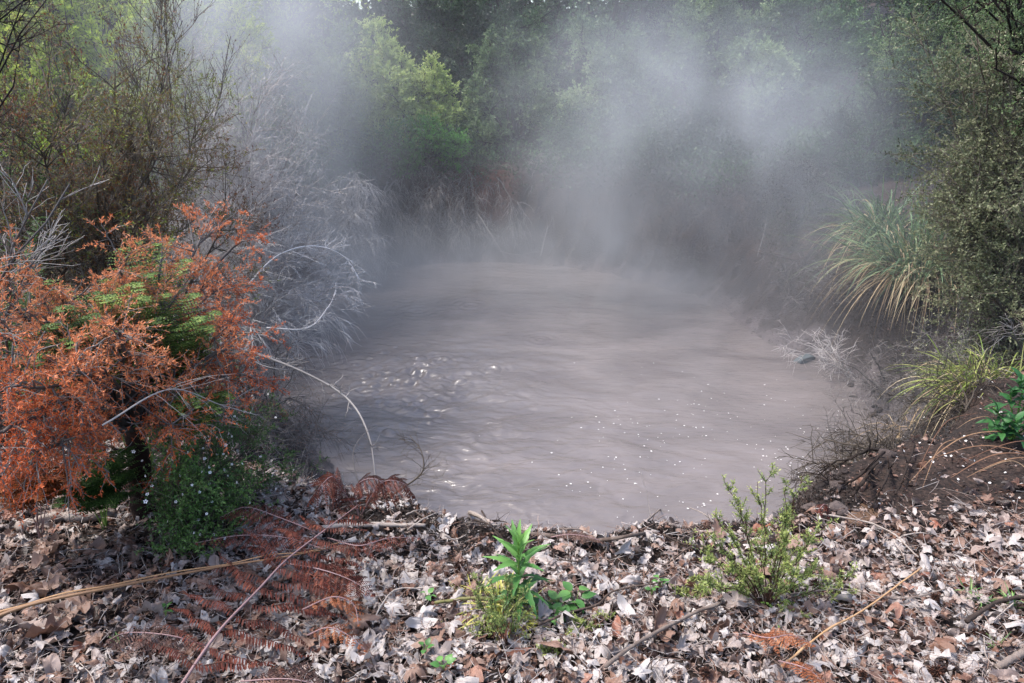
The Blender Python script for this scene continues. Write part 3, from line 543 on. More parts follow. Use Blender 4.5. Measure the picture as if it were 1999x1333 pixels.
def sprig(base, tops, label, cat, name, leafmat, stemmat, nl, ll, lw, r0=.002, group=None, up=.4, sub=6, sl=(.02,.06), rvf=None, out=.9):
    t = empty(name, base, label, cat, group); L0 = limbs(base, tops, 12, .10, .15); mb = MB(); tubes(mb, L0, taper(r0, r0*.4, len(L0), 12), 5, .4)
    L1, t1 = sprout(L0, sub, sl, .8, up, .25, 6, .1); tubes(mb, L1, taper(r0*.4, r0*.2, len(L1), 6), 4, .5); mb.obj('stems', stemmat, t, smooth=True)
    mb = MB(); A = np.concatenate([interp(L0, np.repeat(np.arange(len(L0)), nl), .3+.7*np.random.default_rng(3).random(len(L0)*nl))[0]]); 
    idx = np.repeat(np.arange(len(L1)), nl); tt = rng.random(len(idx)); q, tan = interp(L1, idx, tt); i0 = np.repeat(np.arange(len(L0)), nl*2); t0_ = .3+.7*rng.random(len(i0)); q0, tan0 = interp(L0, i0, t0_)
    q = np.concatenate([q, q0]); tan = np.concatenate([tan, tan0]); tt = np.concatenate([tt*.8, t0_**3]); d = norm(tan*.6+rdir(len(q))*out)
    leafquads(mb, q, d, ll*(.7+.6*rng.random(len(q))), lw, np.clip((rvf or (lambda a: .25+.6*a))(tt)+rng.normal(size=len(q))*.1, 0, 1)); mb.obj('leaves', leafmat, t); return t
SEED = mat_rnd('seedling_leaf', ['50613e','758850','9fab62','ccd084'], trans=.35, rough=.45, nscale=10, namp=.2)
BROWNS = mat_rnd('brown_stem', ['2c1d17','4b3328','6b4c3c'], nscale=20)
YG = mat_rnd('yellow_grass', ['7f8a38','a8a850','c9c274','d8cf92'], trans=.3, rough=.5, nscale=8, namp=.3)
b1 = onground(*Z(1500,1140,0)[:2])
sprig(b1, [D(px, py, b1[1]+dy) for px, py, dy in [(1410,1000,0),(1440,1040,.1),(1470,925,.05),(1497,925,.08),(1570,955,.05),(1545,1000,.12),(1590,1010,.02),(1500,970,-.02),(1455,990,-.05),(1530,1040,-.08),(1400,1080,-.1),(1370,1120,-.12),(1360,1150,-.12),(1430,1110,.1),(1590,1100,.02),(1620,1120,-.05),(1350,1080,.0),(1385,1050,.05),(1410,960,.08),(1660,1130,.0),(1600,1060,.1),(1340,1130,.05),(1470,1120,-.1),(1560,1130,-.1),(1540,1080,.15),(1480,1050,.15)]],
  'feathery green seedling with yellow tips standing on the pool lip right of centre', 'seedling', 'seedling', SEED, BROWNS, 30, .0125, .0034, .0024, sub=12, sl=(.025,.085), up=.7)
b2 = onground(*Z(985,1215,0)[:2])
sprig(b2, [D(px, py, b2[1]+dy) for px, py, dy in [(925,1150,0),(960,1130,.05),(990,1130,-.03),(1020,1160,.02),(940,1180,-.08),(975,1200,-.1),(930,1120,.08),(1040,1190,.04),(1000,1170,.1)]],
  'low fine leaved green seedling in front of the bright weed', 'seedling', 'seedling', SEED, BROWNS, 24, .010, .003, .0018, sub=12, sl=(.02,.06), up=.3, rvf=lambda a: .25+.3*a)
for k, (px, py, h, lb) in enumerate([(1150,1190,.05,'tiny fine leaved sprig right of the low seedling'),(1080,1240,.04,'tiny green sprig growing beside the long dark stick'),(1640,1120,.07,'low feathery sprig right of the tall seedling'),(1560,1165,.06,'short feathery sprig in front of the tall seedling'),(1350,1130,.06,'low feathery sprig left of the tall seedling'),(1180,1170,.04,'pale fine sprig near the broad leaved weeds'),(1120,1210,.03,'smallest green sprig below the broad leaved weeds'),(940,1200,.05,'fine sprig at the left foot of the low seedling')]):
    bb = onground(*Z(px, py, 0)[:2]); tp = bb+rdir(7)*[h, h*.6, 0]+[0, 0, h*.6]+rng.random((7, 1))*[0, 0, h*.4]
    sprig(bb, tp, lb, 'seedling', 'seedling', SEED, BROWNS, 12, .009, .003, .0012, sub=6, sl=(.012,.035), group='small fine leaved sprigs in the litter')
def tussock(base, n, L, W, droop, mt, label, cat='grass tuft', lean=(0,0,0), spread=1., r=.02, group=None, name='grass_tuft', rv=(.1,.9), K=9, dead=None):
    t = empty(name, base, label, cat, group); mb = MB(); d = rdir(n); d[:, 2] = np.abs(d[:, 2])*.6+.35; d[:, :2] *= spread; d = d+np.array(lean); ro = np.array(base)+rng.normal(size=(n, 3))*[r, r, 0]
    blades(mb, ro, d, L*(.55+.6*rng.random(n)), W*(.6+.6*rng.random(n)), droop*(.5+rng.random(n)), rng.uniform(rv[0], rv[1], n), K); mb.obj('blades', mt, t)
    if dead:
        nd_, md_, L2 = dead; mb = MB(); d = rdir(nd_); d[:, 2] = np.abs(d[:, 2])*.4+.1; d = d+np.array(lean)*1.2; ro = np.array(base)+rng.normal(size=(nd_, 3))*[r, r, 0]
        blades(mb, ro, d, L2*(.5+.6*rng.random(nd_)), W*.7, droop*(1+rng.random(nd_)), rng.random(nd_), K); mb.obj('dry_blades', md_, t)
    return t
tussock(onground(*Z(985,1150,0)[:2]), 260, .20, .0065, .38, YG, 'loose tuft of yellowing grass round the foot of the bright weed', spread=1.5, r=.03)
tussock(onground(*Z(905,1125,0)[:2])+[.05,0,0], 60, .15, .005, .3, YG, 'small straw yellow grass tuft left of the bright weed', spread=1.1, lean=(-.3,0,0))
STRAP = mat_rnd('strap_leaf', ['3f6a2a','6b9a42','9cc060'], trans=.3, rough=.4, nscale=6, namp=.3)
tussock(onground(*Z(1530,1150,0)[:2]), 13, .23, .013, .8, STRAP, 'arching strap leaved plant inside the feathery seedling', 'plant', r=.01, name='strap_plant', K=12)
for px, py, n, L, lb in [(1925,1150,14,.09,'bright green grass tuft near the right edge'),(1985,1160,16,.1,'bright grass tuft cut by the right edge'),(1900,1130,8,.07,'sparse green grass sprout behind the right hand tufts'),(1955,1230,9,.08,'pale grass sprout below the right hand tufts'),(215,1215,5,.06,'single thin green grass sprout by the large tan leaf')]:
    tussock(onground(*Z(px, py, 0)[:2])+[0,0,.02], n, L, .004, .3, WEED, lb, spread=.7, r=.008, group='small green grass tufts')
def broad(px, py, n, L, W, label, h=.03, dz=.03, mt=None):
    b = onground(*Z(px, py, 0)[:2])+[0, 0, dz-.02]; t = empty('seedling', b, label, 'seedling', 'small broad leaved seedlings'); mb = MB(); 
    tips = b+np.stack([np.array([math.cos(k*2.4)*L*.35, math.sin(k*2.4)*L*.35, h*(.6+.5*rng.random())]) for k in range(n)]); S_ = limbs(b, tips, 6, .05, .2); tubes(mb, S_, taper(.0013, .0008, n, 6), 4, .6); mb.obj('stems', STEMG, t)
    for k in range(n):
        V_, F_ = blade_leaf(L, W, .15, .35, 0, 9); o = MB().add(V_, F_, .15+.4*rng.random()).obj('leaf', mt or WEED, smooth=True); o.parent = t; o.location = Vector(tips[k])-Vector(b); o.rotation_euler = (rng.normal()*.2, -.35+rng.normal()*.3, k*2.4+rng.normal()*.3)
broad(1095,1150,7,.05,.028,'broad leaved weed growing right of the grass tuft',.05)
broad(1125,1140,5,.055,.03,'taller broad leaved weed with upright oval leaves',.08)
broad(1075,1165,6,.045,.025,'low broad leaved weed against the grass tuft',.03)
broad(832,1140,4,.028,.018,'tiny green seedling left of the low feathery seedling',.03,.06)
broad(828,1255,4,.025,.016,'tiny two pronged green seedling in the front litter',.025,.07)
broad(865,1288,5,.03,.02,'tiny green seedling beside a yellowish tan leaf',.025,.07)
broad(1292,1105,6,.025,.017,'little round leaved seedling behind the centre right litter',.05,.03)
broad(1275,1125,4,.02,.014,'smallest round leaved seedling on the centre right litter',.03,.05)
broad(318,1172,4,.022,.014,'tiny green seedling under the straw blade',.03,.06)
LAUR = mat_rnd('laurel_leaf', ['1c4020','2f5c2e','4f7c44'], trans=.2, rough=.5, spec=.4, nscale=10, namp=.25)
bl = G(1975,860); t = empty('laurel_seedling', bl, 'glossy dark green broad leaved shrub at the right edge', 'shrub'); mb = MB()
tips = np.array([D(px, py, bl[1]+dy) for px, py, dy in [(1945,800,0),(1975,770,.05),(1995,745,.05),(1960,830,-.08),(1985,820,-.1),(2010,790,0),(1940,835,.05),(2000,840,-.12),(2020,760,.1)]]); S_ = limbs(bl, tips, 8, .05, .2); tubes(mb, S_, taper(.006, .003, len(S_), 8), 6, .3); mb.obj('stems', STEMG, t, smooth=True)
for a in range(len(tips)):
    for k in range(10):
        V_, F_ = blade_leaf(.085*(.7+.4*rng.random()), .032, .25, .4, 0, 9); o = MB().add(V_, F_, .2+.5*rng.random()).obj('leaf', LAUR, smooth=True); o.parent = t; o.location = Vector(tips[a]+rdir(1)[0]*.012-[0,0,.006*k])-Vector(bl); o.rotation_euler = (rng.normal()*.15, -math.radians(55-6*k)+rng.normal()*.1, k*2.4)
# ------------------------------------------------------------------ shrubs and trees
TWIGP = mat_rnd('pale_twig', ['7e7774','a29b98','c2bcba','d8d4d2'], rough=.8, nscale=6, namp=.4)
TWIGB = mat_rnd('brown_twig', ['2a2420','4c443c','70675c','928a7e'], rough=.8, nscale=6, namp=.4)
TWIGG = mat_rnd('grey_twig', ['34302f','55504e','7b7674','a39e9b'], rough=.85, nscale=6, namp=.4)
TWIGH = mat_rnd('shaded_grey_twig', ['3a3635','5d5957','827d7b','a5a09d'], rough=.85, nscale=5, namp=.4)  # hanging twig greys darkened to imitate the shade on the far bank
BARK = mat_rnd('dark_bark', ['120b08','2a1810','4d2a1a','7a4427'], rough=.8, nscale=14, namp=.7, bump=.8, bscale=50)
ORANGE = mat_rnd('dead_needles', ['74381f','aa4f2a','cb6a3c','d69066'], trans=.3, rough=.6, nscale=3, namp=.35)
YGREEN = mat_rnd('sunlit_leaf', ['66802e','92aa40','b8c858','d4d880'], trans=.45, rough=.5, nscale=1.6, namp=.55)
PGREEN = mat_rnd('pale_sunlit_leaf', ['587040','82994e','a6b868','c6d08a'], trans=.4, rough=.5, nscale=1.6, namp=.6)
MGREEN = mat_rnd('grey_green_leaf', ['364a32','526a46','768c5c','9cac7e'], trans=.3, rough=.5, nscale=1.4, namp=.6)
DGREEN = mat_rnd('dark_leaf', ['1e3020','32492e','4c6a40','6a8856'], trans=.25, rough=.45, nscale=.8, namp=.6)
OLIVE = mat_rnd('olive_leaf', ['454e3a','687052','8c8e6c','b4ae92'], trans=.3, rough=.45, nscale=1.6, namp=.4)
TEA = mat_rnd('tea_tree_leaf', ['2c4424','486836','6a8c48','94b060'], trans=.25, rough=.4, nscale=8, namp=.35)
MIXL = mat_rnd('mixed_leaflets', ['4a2c22','7a5038','6a7236','98a850'], trans=.35, rough=.5, nscale=2.2, namp=.8)
PINKB = mat_rnd('dry_leaflets', ['42302a','6a4a3c','8a6a58','a88c7a'], trans=.2, rough=.6, nscale=4, namp=.5)
WHITE = mat_rnd('petal', ['e2dedd','f4f2f1'], trans=.2, rough=.5)
def shrub(name, label, cat, base, tg, r0=.02, lmat=None, wmat=None, nb=10, bl=(.25,.5), nt=8, tl=(.1,.25), leafn=20, ll=.03, lw=.012, up=.25, droop=0., out=.8, rvf=None, group=None, arch=.15, wob=.09,
          t0=.25, spread=.8, leafout=.9, sub=0, sl=(.05,.1), simple=True, S=4, rtw=None, crown='leaves', tt0=.1, bt0=None, fwd=.6, trunk_rv=.3, tw_rv=.55, off=0., leaf_t0=.15):
    base = np.asarray(base, float); tg = np.asarray(tg, float); t = empty(name, base, label, cat, group); N = len(tg)
    L0 = limbs(base+rng.normal(size=(N, 3))*[off, off, 0], tg, 12, wob, arch); mb = MB(); R = taper(r0, r0*.28, N, 12); tubes(mb, L0, R*np.clip(.7+.5*rng.random((N, 1)), .6, 1.1), 6, trunk_rv); mb.obj('limbs', wmat, t, smooth=True)
    L1, a1 = sprout(L0, nb, bl, spread, up, t0, 7, .10, droop, fwd=fwd); mb = MB(); r1 = r0*.26; tubes(mb, L1, taper(r1, r1*.4, len(L1), 7), S, tw_rv-.1)
    L2, a2 = sprout(L1, nt, tl, spread*.9, up, tt0, 5, .12, droop, fwd=fwd); r2 = rtw or max(r1*.38, .0012); tubes(mb, L2, taper(r2, r2*.5, len(L2), 5), 3, np.clip(tw_rv+rng.normal(size=len(L2))*.15, 0, 1))
    tips = L2
    if sub: L3, a3 = sprout(L2, sub, sl, spread*.8, up, .15, 4, .12, droop, fwd=fwd); tubes(mb, L3, taper(r2*.7, r2*.4, len(L3), 4), 3, np.clip(tw_rv+.1+rng.normal(size=len(L3))*.15, 0, 1)); tips = L3
    mb.obj('twigs', wmat, t)
    if lmat is not None and leafn:
        n = len(tips)*leafn; idx = np.repeat(np.arange(len(tips)), leafn); tt = leaf_t0+(1-leaf_t0)*rng.random(n); q, tan = interp(tips, idx, tt); d = norm(tan*.7+rdir(n)*leafout+[0, 0, .15])
        hue = fbm(q*1.3, 2, 9)*.6; rv = np.clip((rvf(q) if rvf else .45)+hue+rng.normal(size=n)*.13, 0, 1); mb = MB()
        (simpleleaf if simple else leafquads)(mb, q, d, ll*(.65+.7*rng.random(n)), lw*(.7+.5*rng.random(n)), rv); mb.obj(crown, lmat, t)
    return t
DD = lambda L: [D(*a) for a in L]
def gxy(px, py, y):  # ground point below a picture position at forward distance y
    q = D(px, py, y); return onground(q[0], q[1], -.03)
# --- the dead orange shrub with its stump
ob = G(285,1012); tt = D(262,840,ob[1]+.0)
t = shrub('dead_shrub','bright orange dead needle leaved shrub on a dark trunk at the left','shrub', tt, DD([(60,640,2.2),(10,760,2.0),(110,520,2.4),(200,500,2.6),(300,470,2.8),(400,420,3.1),(490,450,3.2),(200,600,2.4),(330,580,2.6),(430,560,2.9),(300,700,2.3),(420,680,2.5),(480,730,2.7),(120,840,2.0),(30,880,1.9),(200,760,2.1),(380,810,2.3),(50,940,1.9),(150,690,2.0),(-10,560,2.3),(470,640,2.8),(-20,660,2.0),(70,740,1.95),(260,650,2.2)]),
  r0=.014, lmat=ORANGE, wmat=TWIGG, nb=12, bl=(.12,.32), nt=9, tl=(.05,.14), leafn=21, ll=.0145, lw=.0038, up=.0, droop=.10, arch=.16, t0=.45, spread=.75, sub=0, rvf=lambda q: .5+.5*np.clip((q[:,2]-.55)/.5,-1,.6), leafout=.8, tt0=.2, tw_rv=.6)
P = smooth_path([ob-[0,0,.04], ob+[.0,0,.1], (ob+tt)/2+[.006,0,.05], tt+[0,0,.02]], 16)[None]; mb = MB()
a = np.linspace(0, 2*np.pi, 20, endpoint=False); tubes(mb, P, taper(.052, .036, 1, 16)*(1+.05*rng.normal(size=(1, 16))), 14, .3)
mb.obj('trunk', BARK, t, smooth=True)
# --- ferns below it
def fern(base, targets, w, label, mt=GREENF, n=22, lp=.022, group='green ferns under the orange shrub', droop=.15, rv=.55):
    t = empty('fern', base, label, 'fern', group)
    for tg in targets:
        P = limbs(base, [tg], 18, .02, .35)[0]; P = np.vstack([P, P[-1]+(P[-1]-P[-2])*np.array([1.2,1.2,.2])-[0,0,.01]])
        frond(P, w, n, lp, mt, STEMG if mt is GREENF else RIB, t, False, droop, .12, .45, .0022, rv, skip=.38, gap=.0085, pname='frond', mname='stalk', prof=lambda u: 1.1*(1-u**1.4)+.08)
fern(gxy(290,900,3.0), DD([(230,495,2.55),(300,480,2.6),(350,510,2.6),(280,540,2.5),(200,530,2.5),(330,470,2.8),(260,470,2.7)]), .13, 'bright yellow green fern showing through the top of the orange shrub')
fern(gxy(340,900,2.9), DD([(380,610,2.35),(345,580,2.4),(300,620,2.35),(390,650,2.4),(320,570,2.5),(280,600,2.4),(400,600,2.5)]), .12, 'bright green fern at the right side of the orange shrub')
fern(gxy(140,900,2.8), DD([(170,620,2.2),(130,590,2.2),(210,640,2.2),(100,640,2.15),(180,580,2.3),(60,700,2.1)]), .11, 'mid green fern in the middle of the orange shrub', rv=.3)
fern(gxy(60,900,2.9), DD([(30,480,2.9),(70,520,2.8),(20,560,2.7),(60,430,3.1),(0,520,2.8)]), .13, 'dark green fern behind the upper left of the orange shrub', rv=.25)
fern(gxy(200,1010,2.5), DD([(200,900,2.3),(170,940,2.25),(240,880,2.4),(230,930,2.3),(180,860,2.5),(140,960,2.3),(230,980,2.25)]), .11, 'dark green fern hanging left of the trunk', rv=.15)
fern(gxy(60,980,2.4), DD([(30,900,2.1),(90,890,2.2),(120,930,2.15),(10,940,2.1),(60,960,2.1),(150,900,2.2)]), .10, 'withered orange brown fern below the orange shrub', mt=mat_rnd('withered_fern',['4a2412','7c3f1c','a8602c'],trans=.2), rv=.5)
# --- white flowered tea tree
b = G(360,1040)
def flowers(t, pts, s=.0065):
    mb = MB(); 
    for k in range(5):
        a0 = k*1.2566; p = [(math.cos(a0+w)*r, math.sin(a0+w)*r, z) for w, r, z in ((-.2,.15,0),(-.5,.7,.12),(0,1,.22),(.5,.7,.12),(.2,.15,0))]; mb.add(p, [[0,1,2,3,4]], .8)
    me = mb.mesh('blossom'); me.materials.append(WHITE)
    for q in pts:
        o = bpy.data.objects.new('blossom', me); COL.objects.link(o); o.parent = t; o.location = Vector(q)-t.location; o.scale = (s*(.7+.5*rng.random()),)*3; d = Vector(norm(np.array([rng.normal()*.5, -.8, .7])+rng.normal(size=3)*.3)); o.rotation_euler = d.to_track_quat('Z', 'Y').to_euler()
tgs = DD([(330,890,2.35),(420,850,2.6),(480,900,2.7),(450,800,2.9),(520,830,3.0),(380,950,2.4),(470,980,2.5),(320,980,2.3),(400,1040,2.35),(560,930,2.9),(360,900,2.45),(430,920,2.5),(350,1050,2.3),(500,950,2.7),(390,860,2.6),(420,1000,2.4),(340,940,2.3),(470,860,2.8)])
t = shrub('flowering_shrub','small leaved green shrub with tiny white flowers right of the trunk','shrub', b, tgs, r0=.006, lmat=TEA, wmat=TWIGB, nb=15, bl=(.10,.24), nt=9, tl=(.04,.10), leafn=13, ll=.012, lw=.0048, up=.1, arch=.1, t0=.25, simple=False, rtw=.0009)
flowers(t, [tgs[rng.integers(len(tgs))]+rng.normal(size=3)*[.08,.05,.07]-[0,.05,0] for _ in range(95)])
# --- bare and half bare shrubs on the left bank
shrub('bare_shrub','dense purplish brown twiggy shrub standing behind the orange one','shrub', gxy(200,700,4.0), DD([(120,180,4.0),(200,160,4.0),(290,90,4.3),(340,250,4.1),(240,330,3.7),(130,400,3.5),(400,330,4.2),(60,330,3.5),(320,420,3.7),(180,440,3.4),(380,160,4.5),(440,420,4.2),(270,220,4.0),(30,230,3.7)]),
  r0=.014, lmat=MIXL, wmat=TWIGB, nb=14, bl=(.25,.65), nt=11, tl=(.12,.32), leafn=5, ll=.018, lw=.006, up=.2, t0=.3, rtw=.0016, sub=3, sl=(.05,.12), tw_rv=.5, off=.15)
shrub('bare_shrub','dark twiggy shrub with scattered small green leaves at the left edge','shrub', gxy(60,760,3.9), DD([(30,300,3.9),(90,260,4.0),(60,380,3.7),(130,320,4.1),(-20,200,4.0),(20,440,3.5),(100,450,3.6),(-40,360,3.6)]),
  r0=.012, lmat=TEA, wmat=TWIGB, nb=12, bl=(.2,.45), nt=9, tl=(.1,.2), leafn=6, ll=.016, lw=.006, up=.2, t0=.3, rtw=.0014, off=.12, tw_rv=.5)
shrub('bare_shrub','pale fine twigged bare shrub glowing in the steam at the left shore','shrub', gxy(430,720,5.4), DD([(430,170,5.4),(510,220,5.6),(570,300,5.8),(595,380,5.7),(560,460,5.4),(500,540,5.0),(600,520,5.6),(460,300,5.0),(490,400,5.0),(540,360,5.6),(400,240,5.2),(430,460,4.7),(470,130,5.8),(520,620,5.0)]),
  r0=.012, lmat=None, wmat=TWIGP, nb=20, bl=(.3,.75), nt=14, tl=(.18,.4), up=.1, t0=.3, rtw=.0014, sub=4, sl=(.06,.15), off=.15, tw_rv=.5)
shrub('bare_shrub','bleached bare shrub arching down to the mud at the left shore','shrub', gxy(470,700,4.9), DD([(560,490,5.2),(620,500,5.3),(680,530,5.4),(640,590,5.2),(590,560,5.0),(540,600,4.8),(600,640,5.0),(660,640,5.1),(500,660,4.5)]),
  r0=.009, lmat=None, wmat=TWIGP, nb=12, bl=(.2,.45), nt=9, tl=(.1,.22), up=.05, droop=.35, t0=.35, rtw=.0016, arch=.55, off=.08, tw_rv=.75, fwd=.9)
shrub('bare_shrub','tangle of thin grey brown twigs hanging down the left bank','shrub', gxy(520,780,4.1), DD([(560,720,4.1),(600,780,4.1),(620,850,4.0),(560,820,3.8),(520,760,3.8),(580,890,3.7),(480,720,4.0),(610,900,3.8),(540,690,4.3)]),
  r0=.007, lmat=PINKB, wmat=TWIGG, nb=14, bl=(.15,.35), nt=10, tl=(.08,.18), leafn=1, ll=.012, lw=.005, up=-.1, droop=.3, t0=.2, rtw=.0013, arch=.3, off=.2, tw_rv=.5)
shrub('bare_shrub','low matted grey twigs on the bank behind the flowering shrub','shrub', gxy(480,860,3.5), DD([(500,820,3.5),(560,860,3.4),(600,930,3.3),(520,900,3.2),(450,800,3.5),(560,960,3.1),(620,960,3.3),(430,760,3.6)]),
  r0=.005, lmat=OLIVE, wmat=TWIGG, nb=14, bl=(.1,.25), nt=9, tl=(.05,.14), leafn=1, ll=.010, lw=.004, up=0, droop=.2, t0=.1, rtw=.0011, arch=.15, off=.2, tw_rv=.55)
shrub('bare_shrub','lichen grey bare twigs reaching in at the left edge','shrub', np.array([-2.25,2.2,-.1]), DD([(60,330,2.4),(90,430,2.4),(150,470,2.5),(10,250,2.3),(60,520,2.2),(-10,400,2.2),(110,380,2.6),(30,590,2.1)]),
  r0=.009, lmat=TWIGP, wmat=TWIGG, nb=8, bl=(.12,.3), nt=5, tl=(.06,.14), leafn=0, ll=.007, lw=.006, up=.0, t0=.5, rtw=.0014, tw_rv=.8, crown='buds', fwd=.9)
shrub('bare_shrub','black knobbly branches crossing the top left corner','shrub', np.array([-2.9,3.0,.0]), DD([(120,45,3.0),(40,10,3.1),(80,-60,3.2),(60,120,2.9),(190,20,3.2)]),
  r0=.009, lmat=DGREEN, wmat=DARKW, nb=7, bl=(.12,.3), nt=5, tl=(.05,.12), leafn=1, ll=.012, lw=.006, up=.2, t0=.55, rtw=.002, tw_rv=.5)
# arching single stems in front of the mud
def arch(pts, r0, r1, label, mt=TWIGG, rv=.7, tw=14, tl=.16, group='bare stems arching over the mud'):
    P = smooth_path(DD(pts), 30)[None]; mb = MB(); tubes(mb, P, taper(r0, r1, 1, 30), 6, rv); Q, a_ = sprout(P, tw, (tl*.4, tl), .75, .15, .2, 7, .10, .15); tubes(mb, Q, taper(r1*.8, r1*.3, len(Q), 7), 3, rv)
    Q2, a_ = sprout(Q, 3, (tl*.15, tl*.4), .7, .1, .2, 4, .1); tubes(mb, Q2, taper(r1*.4, r1*.25, len(Q2), 4), 3, rv)
    return tag(mb.obj('arching_sapling', mt, origin=P[0, 0]), label, 'branch', group)
arch([(430,670,3.6),(500,690,3.5),(600,730,3.4),(680,780,3.3),(720,850,3.1),(735,945,2.9)], .007, .004, 'long bare stem arching from the orange shrub down to the lip', rv=.75)
arch([(735,985,2.75),(790,950,2.8),(825,920,2.8),(822,880,2.85),(800,850,2.9)], .005, .0018, 'dark curved sapling stem rising beside the curled ferns', mt=TWIGB, rv=.4, tw=20, tl=.22)
arch([(730,990,2.75),(700,940,2.8),(690,880,2.9),(720,840,3.0),(760,830,3.1)], .003, .001, 'thin hooped stem over the curled ferns', rv=.5, tw=12, tl=.2)
arch([(480,560,4.8),(540,500,5.0),(610,480,5.2),(670,500,5.3),(705,550,5.3)], .006, .003, 'bleached hoop of a stem bending over the left shore', mt=TWIGP, rv=.95, tw=30, tl=.3)
arch([(520,640,4.6),(600,640,4.7),(640,600,4.9),(655,570,5)], .004, .002, 'pale stem rising from the mud at the left shore', mt=TWIGP, rv=.9, tw=16, tl=.2)
arch([(420,660,3.3),(450,640,3.3),(490,700,3.4),(540,720,3.4),(590,720,3.5)], .004, .0015, 'grey stem fanning out right of the orange shrub', rv=.9, tw=16, tl=.25)
arch([(200,830,2.0),(330,760,2.2),(430,790,2.4),(500,810,2.5)], .003, .0012, 'thin pale stem sweeping out of the lower orange shrub', rv=1., tw=16, tl=.2)
arch([(665,1000,2.75),(672,960,2.8),(668,925,2.8)], .003, .002, 'short bleached forked twig above the curled ferns', rv=1., tw=3, tl=.05)
# --- yellow green trees behind the left shrubs
shrub('tree','sunlit yellow green tree filling the top left behind the twigs','tree', gxy(100,500,6.8), DD([(30,60,6.5),(110,40,6.6),(190,90,6.6),(60,160,6.3),(140,200,6.3),(240,140,6.7),(-40,120,6.4),(180,290,6.1),(80,270,6.0),(-20,-60,6.6),(120,-60,6.8),(230,-40,7),(250,240,6.4)]),
  r0=.04, lmat=YGREEN, wmat=DARKW, nb=16, bl=(.3,.9), nt=12, tl=(.15,.38), leafn=38, ll=.034, lw=.015, up=.2, t0=.35)
shrub('tree','tall yellow green tree rising in the steam at the upper left','tree', gxy(400,560,8.0), DD([(330,60,7.8),(400,30,8.0),(440,110,7.8),(370,170,7.5),(300,200,7.4),(440,220,7.6),(480,60,8.4),(380,-60,8.2),(310,-40,8),(480,-50,8.6),(420,300,7.4),(340,290,7.3)]),
  r0=.04, lmat=YGREEN, wmat=DARKW, nb=16, bl=(.3,.9), nt=12, tl=(.15,.38), leafn=38, ll=.036, lw=.016, up=.2, t0=.35, rvf=lambda q:.5)
shrub('bare_shrub','thin reddish tipped bare saplings against the yellow green tree','shrub', gxy(300,600,5.2), DD([(270,20,5.2),(330,60,5.2),(210,60,5.1),(380,40,5.4),(430,60,5.6),(300,-50,5.2),(150,110,4.9)]),
  r0=.010, lmat=PINKB, wmat=TWIGB, nb=10, bl=(.3,.7), nt=8, tl=(.15,.3), leafn=4, ll=.016, lw=.006, up=.7, t0=.35, rtw=.0018, off=.2, arch=.02)
# --- shrubs on the bank behind the pool
def back(label, base, tg, lm, **k):
    a = dict(r0=.035, lmat=lm, wmat=DARKW, nb=15, bl=(.2,.55), nt=11, tl=(.15,.34), leafn=28, ll=.046, lw=.022, up=.15, t0=.55); a.update(k); return shrub('leafy_shrub', label, 'shrub', base, tg, group='leafy shrubs on the bank behind the pool', **a)
back('sunlit yellow green rounded shrub behind the pool left of centre', gxy(800,340,12.4), DD([(740,110,12.3),(700,130,12.3),(790,130,12.4),(830,150,12.4),(760,170,12.1),(700,190,12.0),(850,190,12.2),(780,210,12.0),(730,70,12.5),(860,230,12.0),(680,240,11.9),(740,240,11.8),(810,250,11.9)]), PGREEN, rvf=lambda q:.6)
back('pale green shrub veiled by the left steam column', gxy(600,420,11.2), DD([(560,60,11.2),(610,90,11.2),(650,80,11.4),(580,140,11.0),(640,160,11.0),(560,220,10.8),(620,230,10.8),(670,230,11.2),(530,120,11.2),(600,300,10.6)]), PGREEN, rvf=lambda q:.35)
back('grey green shrub overhanging the bank behind the centre of the pool', gxy(1000,330,12.8), DD([(960,110,12.8),(1010,90,12.9),(1060,110,12.8),(990,160,12.6),(1050,180,12.5),(940,200,12.4),(1010,220,12.3),(1080,220,12.4),(960,70,13.2),(1100,150,12.8),(880,250,12.2),(930,280,12)]), MGREEN, rvf=lambda q:.45)
back('pale tipped shrub right of the grey green one behind the pool', gxy(1180,350,12.4), DD([(1150,60,12.6),(1190,100,12.5),(1230,80,12.6),(1170,160,12.3),(1230,180,12.2),(1120,210,12.2),(1180,230,12.0),(1260,140,12.4),(1290,220,12.2)]), MGREEN, rvf=lambda q:.65)
back('grey green shrub at the top above the right steam column', gxy(1380,330,12.6), DD([(1330,30,12.8),(1390,20,12.9),(1450,60,12.8),(1350,100,12.5),(1420,130,12.4),(1480,120,12.5),(1300,120,12.5),(1380,190,12.2),(1500,40,13)]), MGREEN, rvf=lambda q:.55)
back('dark green shrub behind the right end of the pool', gxy(1600,340,11.8), DD([(1540,40,12),(1600,60,12),(1660,40,12),(1560,130,11.8),(1640,130,11.7),(1690,110,11.8),(1530,200,11.6),(1600,210,11.4),(1680,210,11.4)]), DGREEN, rvf=lambda q:.7)
back('small pale crown standing out in the right steam', gxy(1490,340,11.4), DD([(1470,90,11.4),(1500,120,11.3),(1460,150,11.2),(1520,160,11.3),(1490,200,11)]), MGREEN, nb=9, bl=(.15,.35), rvf=lambda q:.7)
back('fern green low shrub under the sunlit one behind the pool', gxy(820,330,11.7), DD([(780,280,11.6),(830,260,11.6),(870,290,11.5),(800,320,11.4),(750,300,11.5),(900,300,11.5)]), mat_rnd('fresh_leaf',['2f5a24','4d8a34','78b04c'],trans=.4,nscale=2,namp=.5), nb=10, bl=(.2,.4), ll=.05, lw=.012)
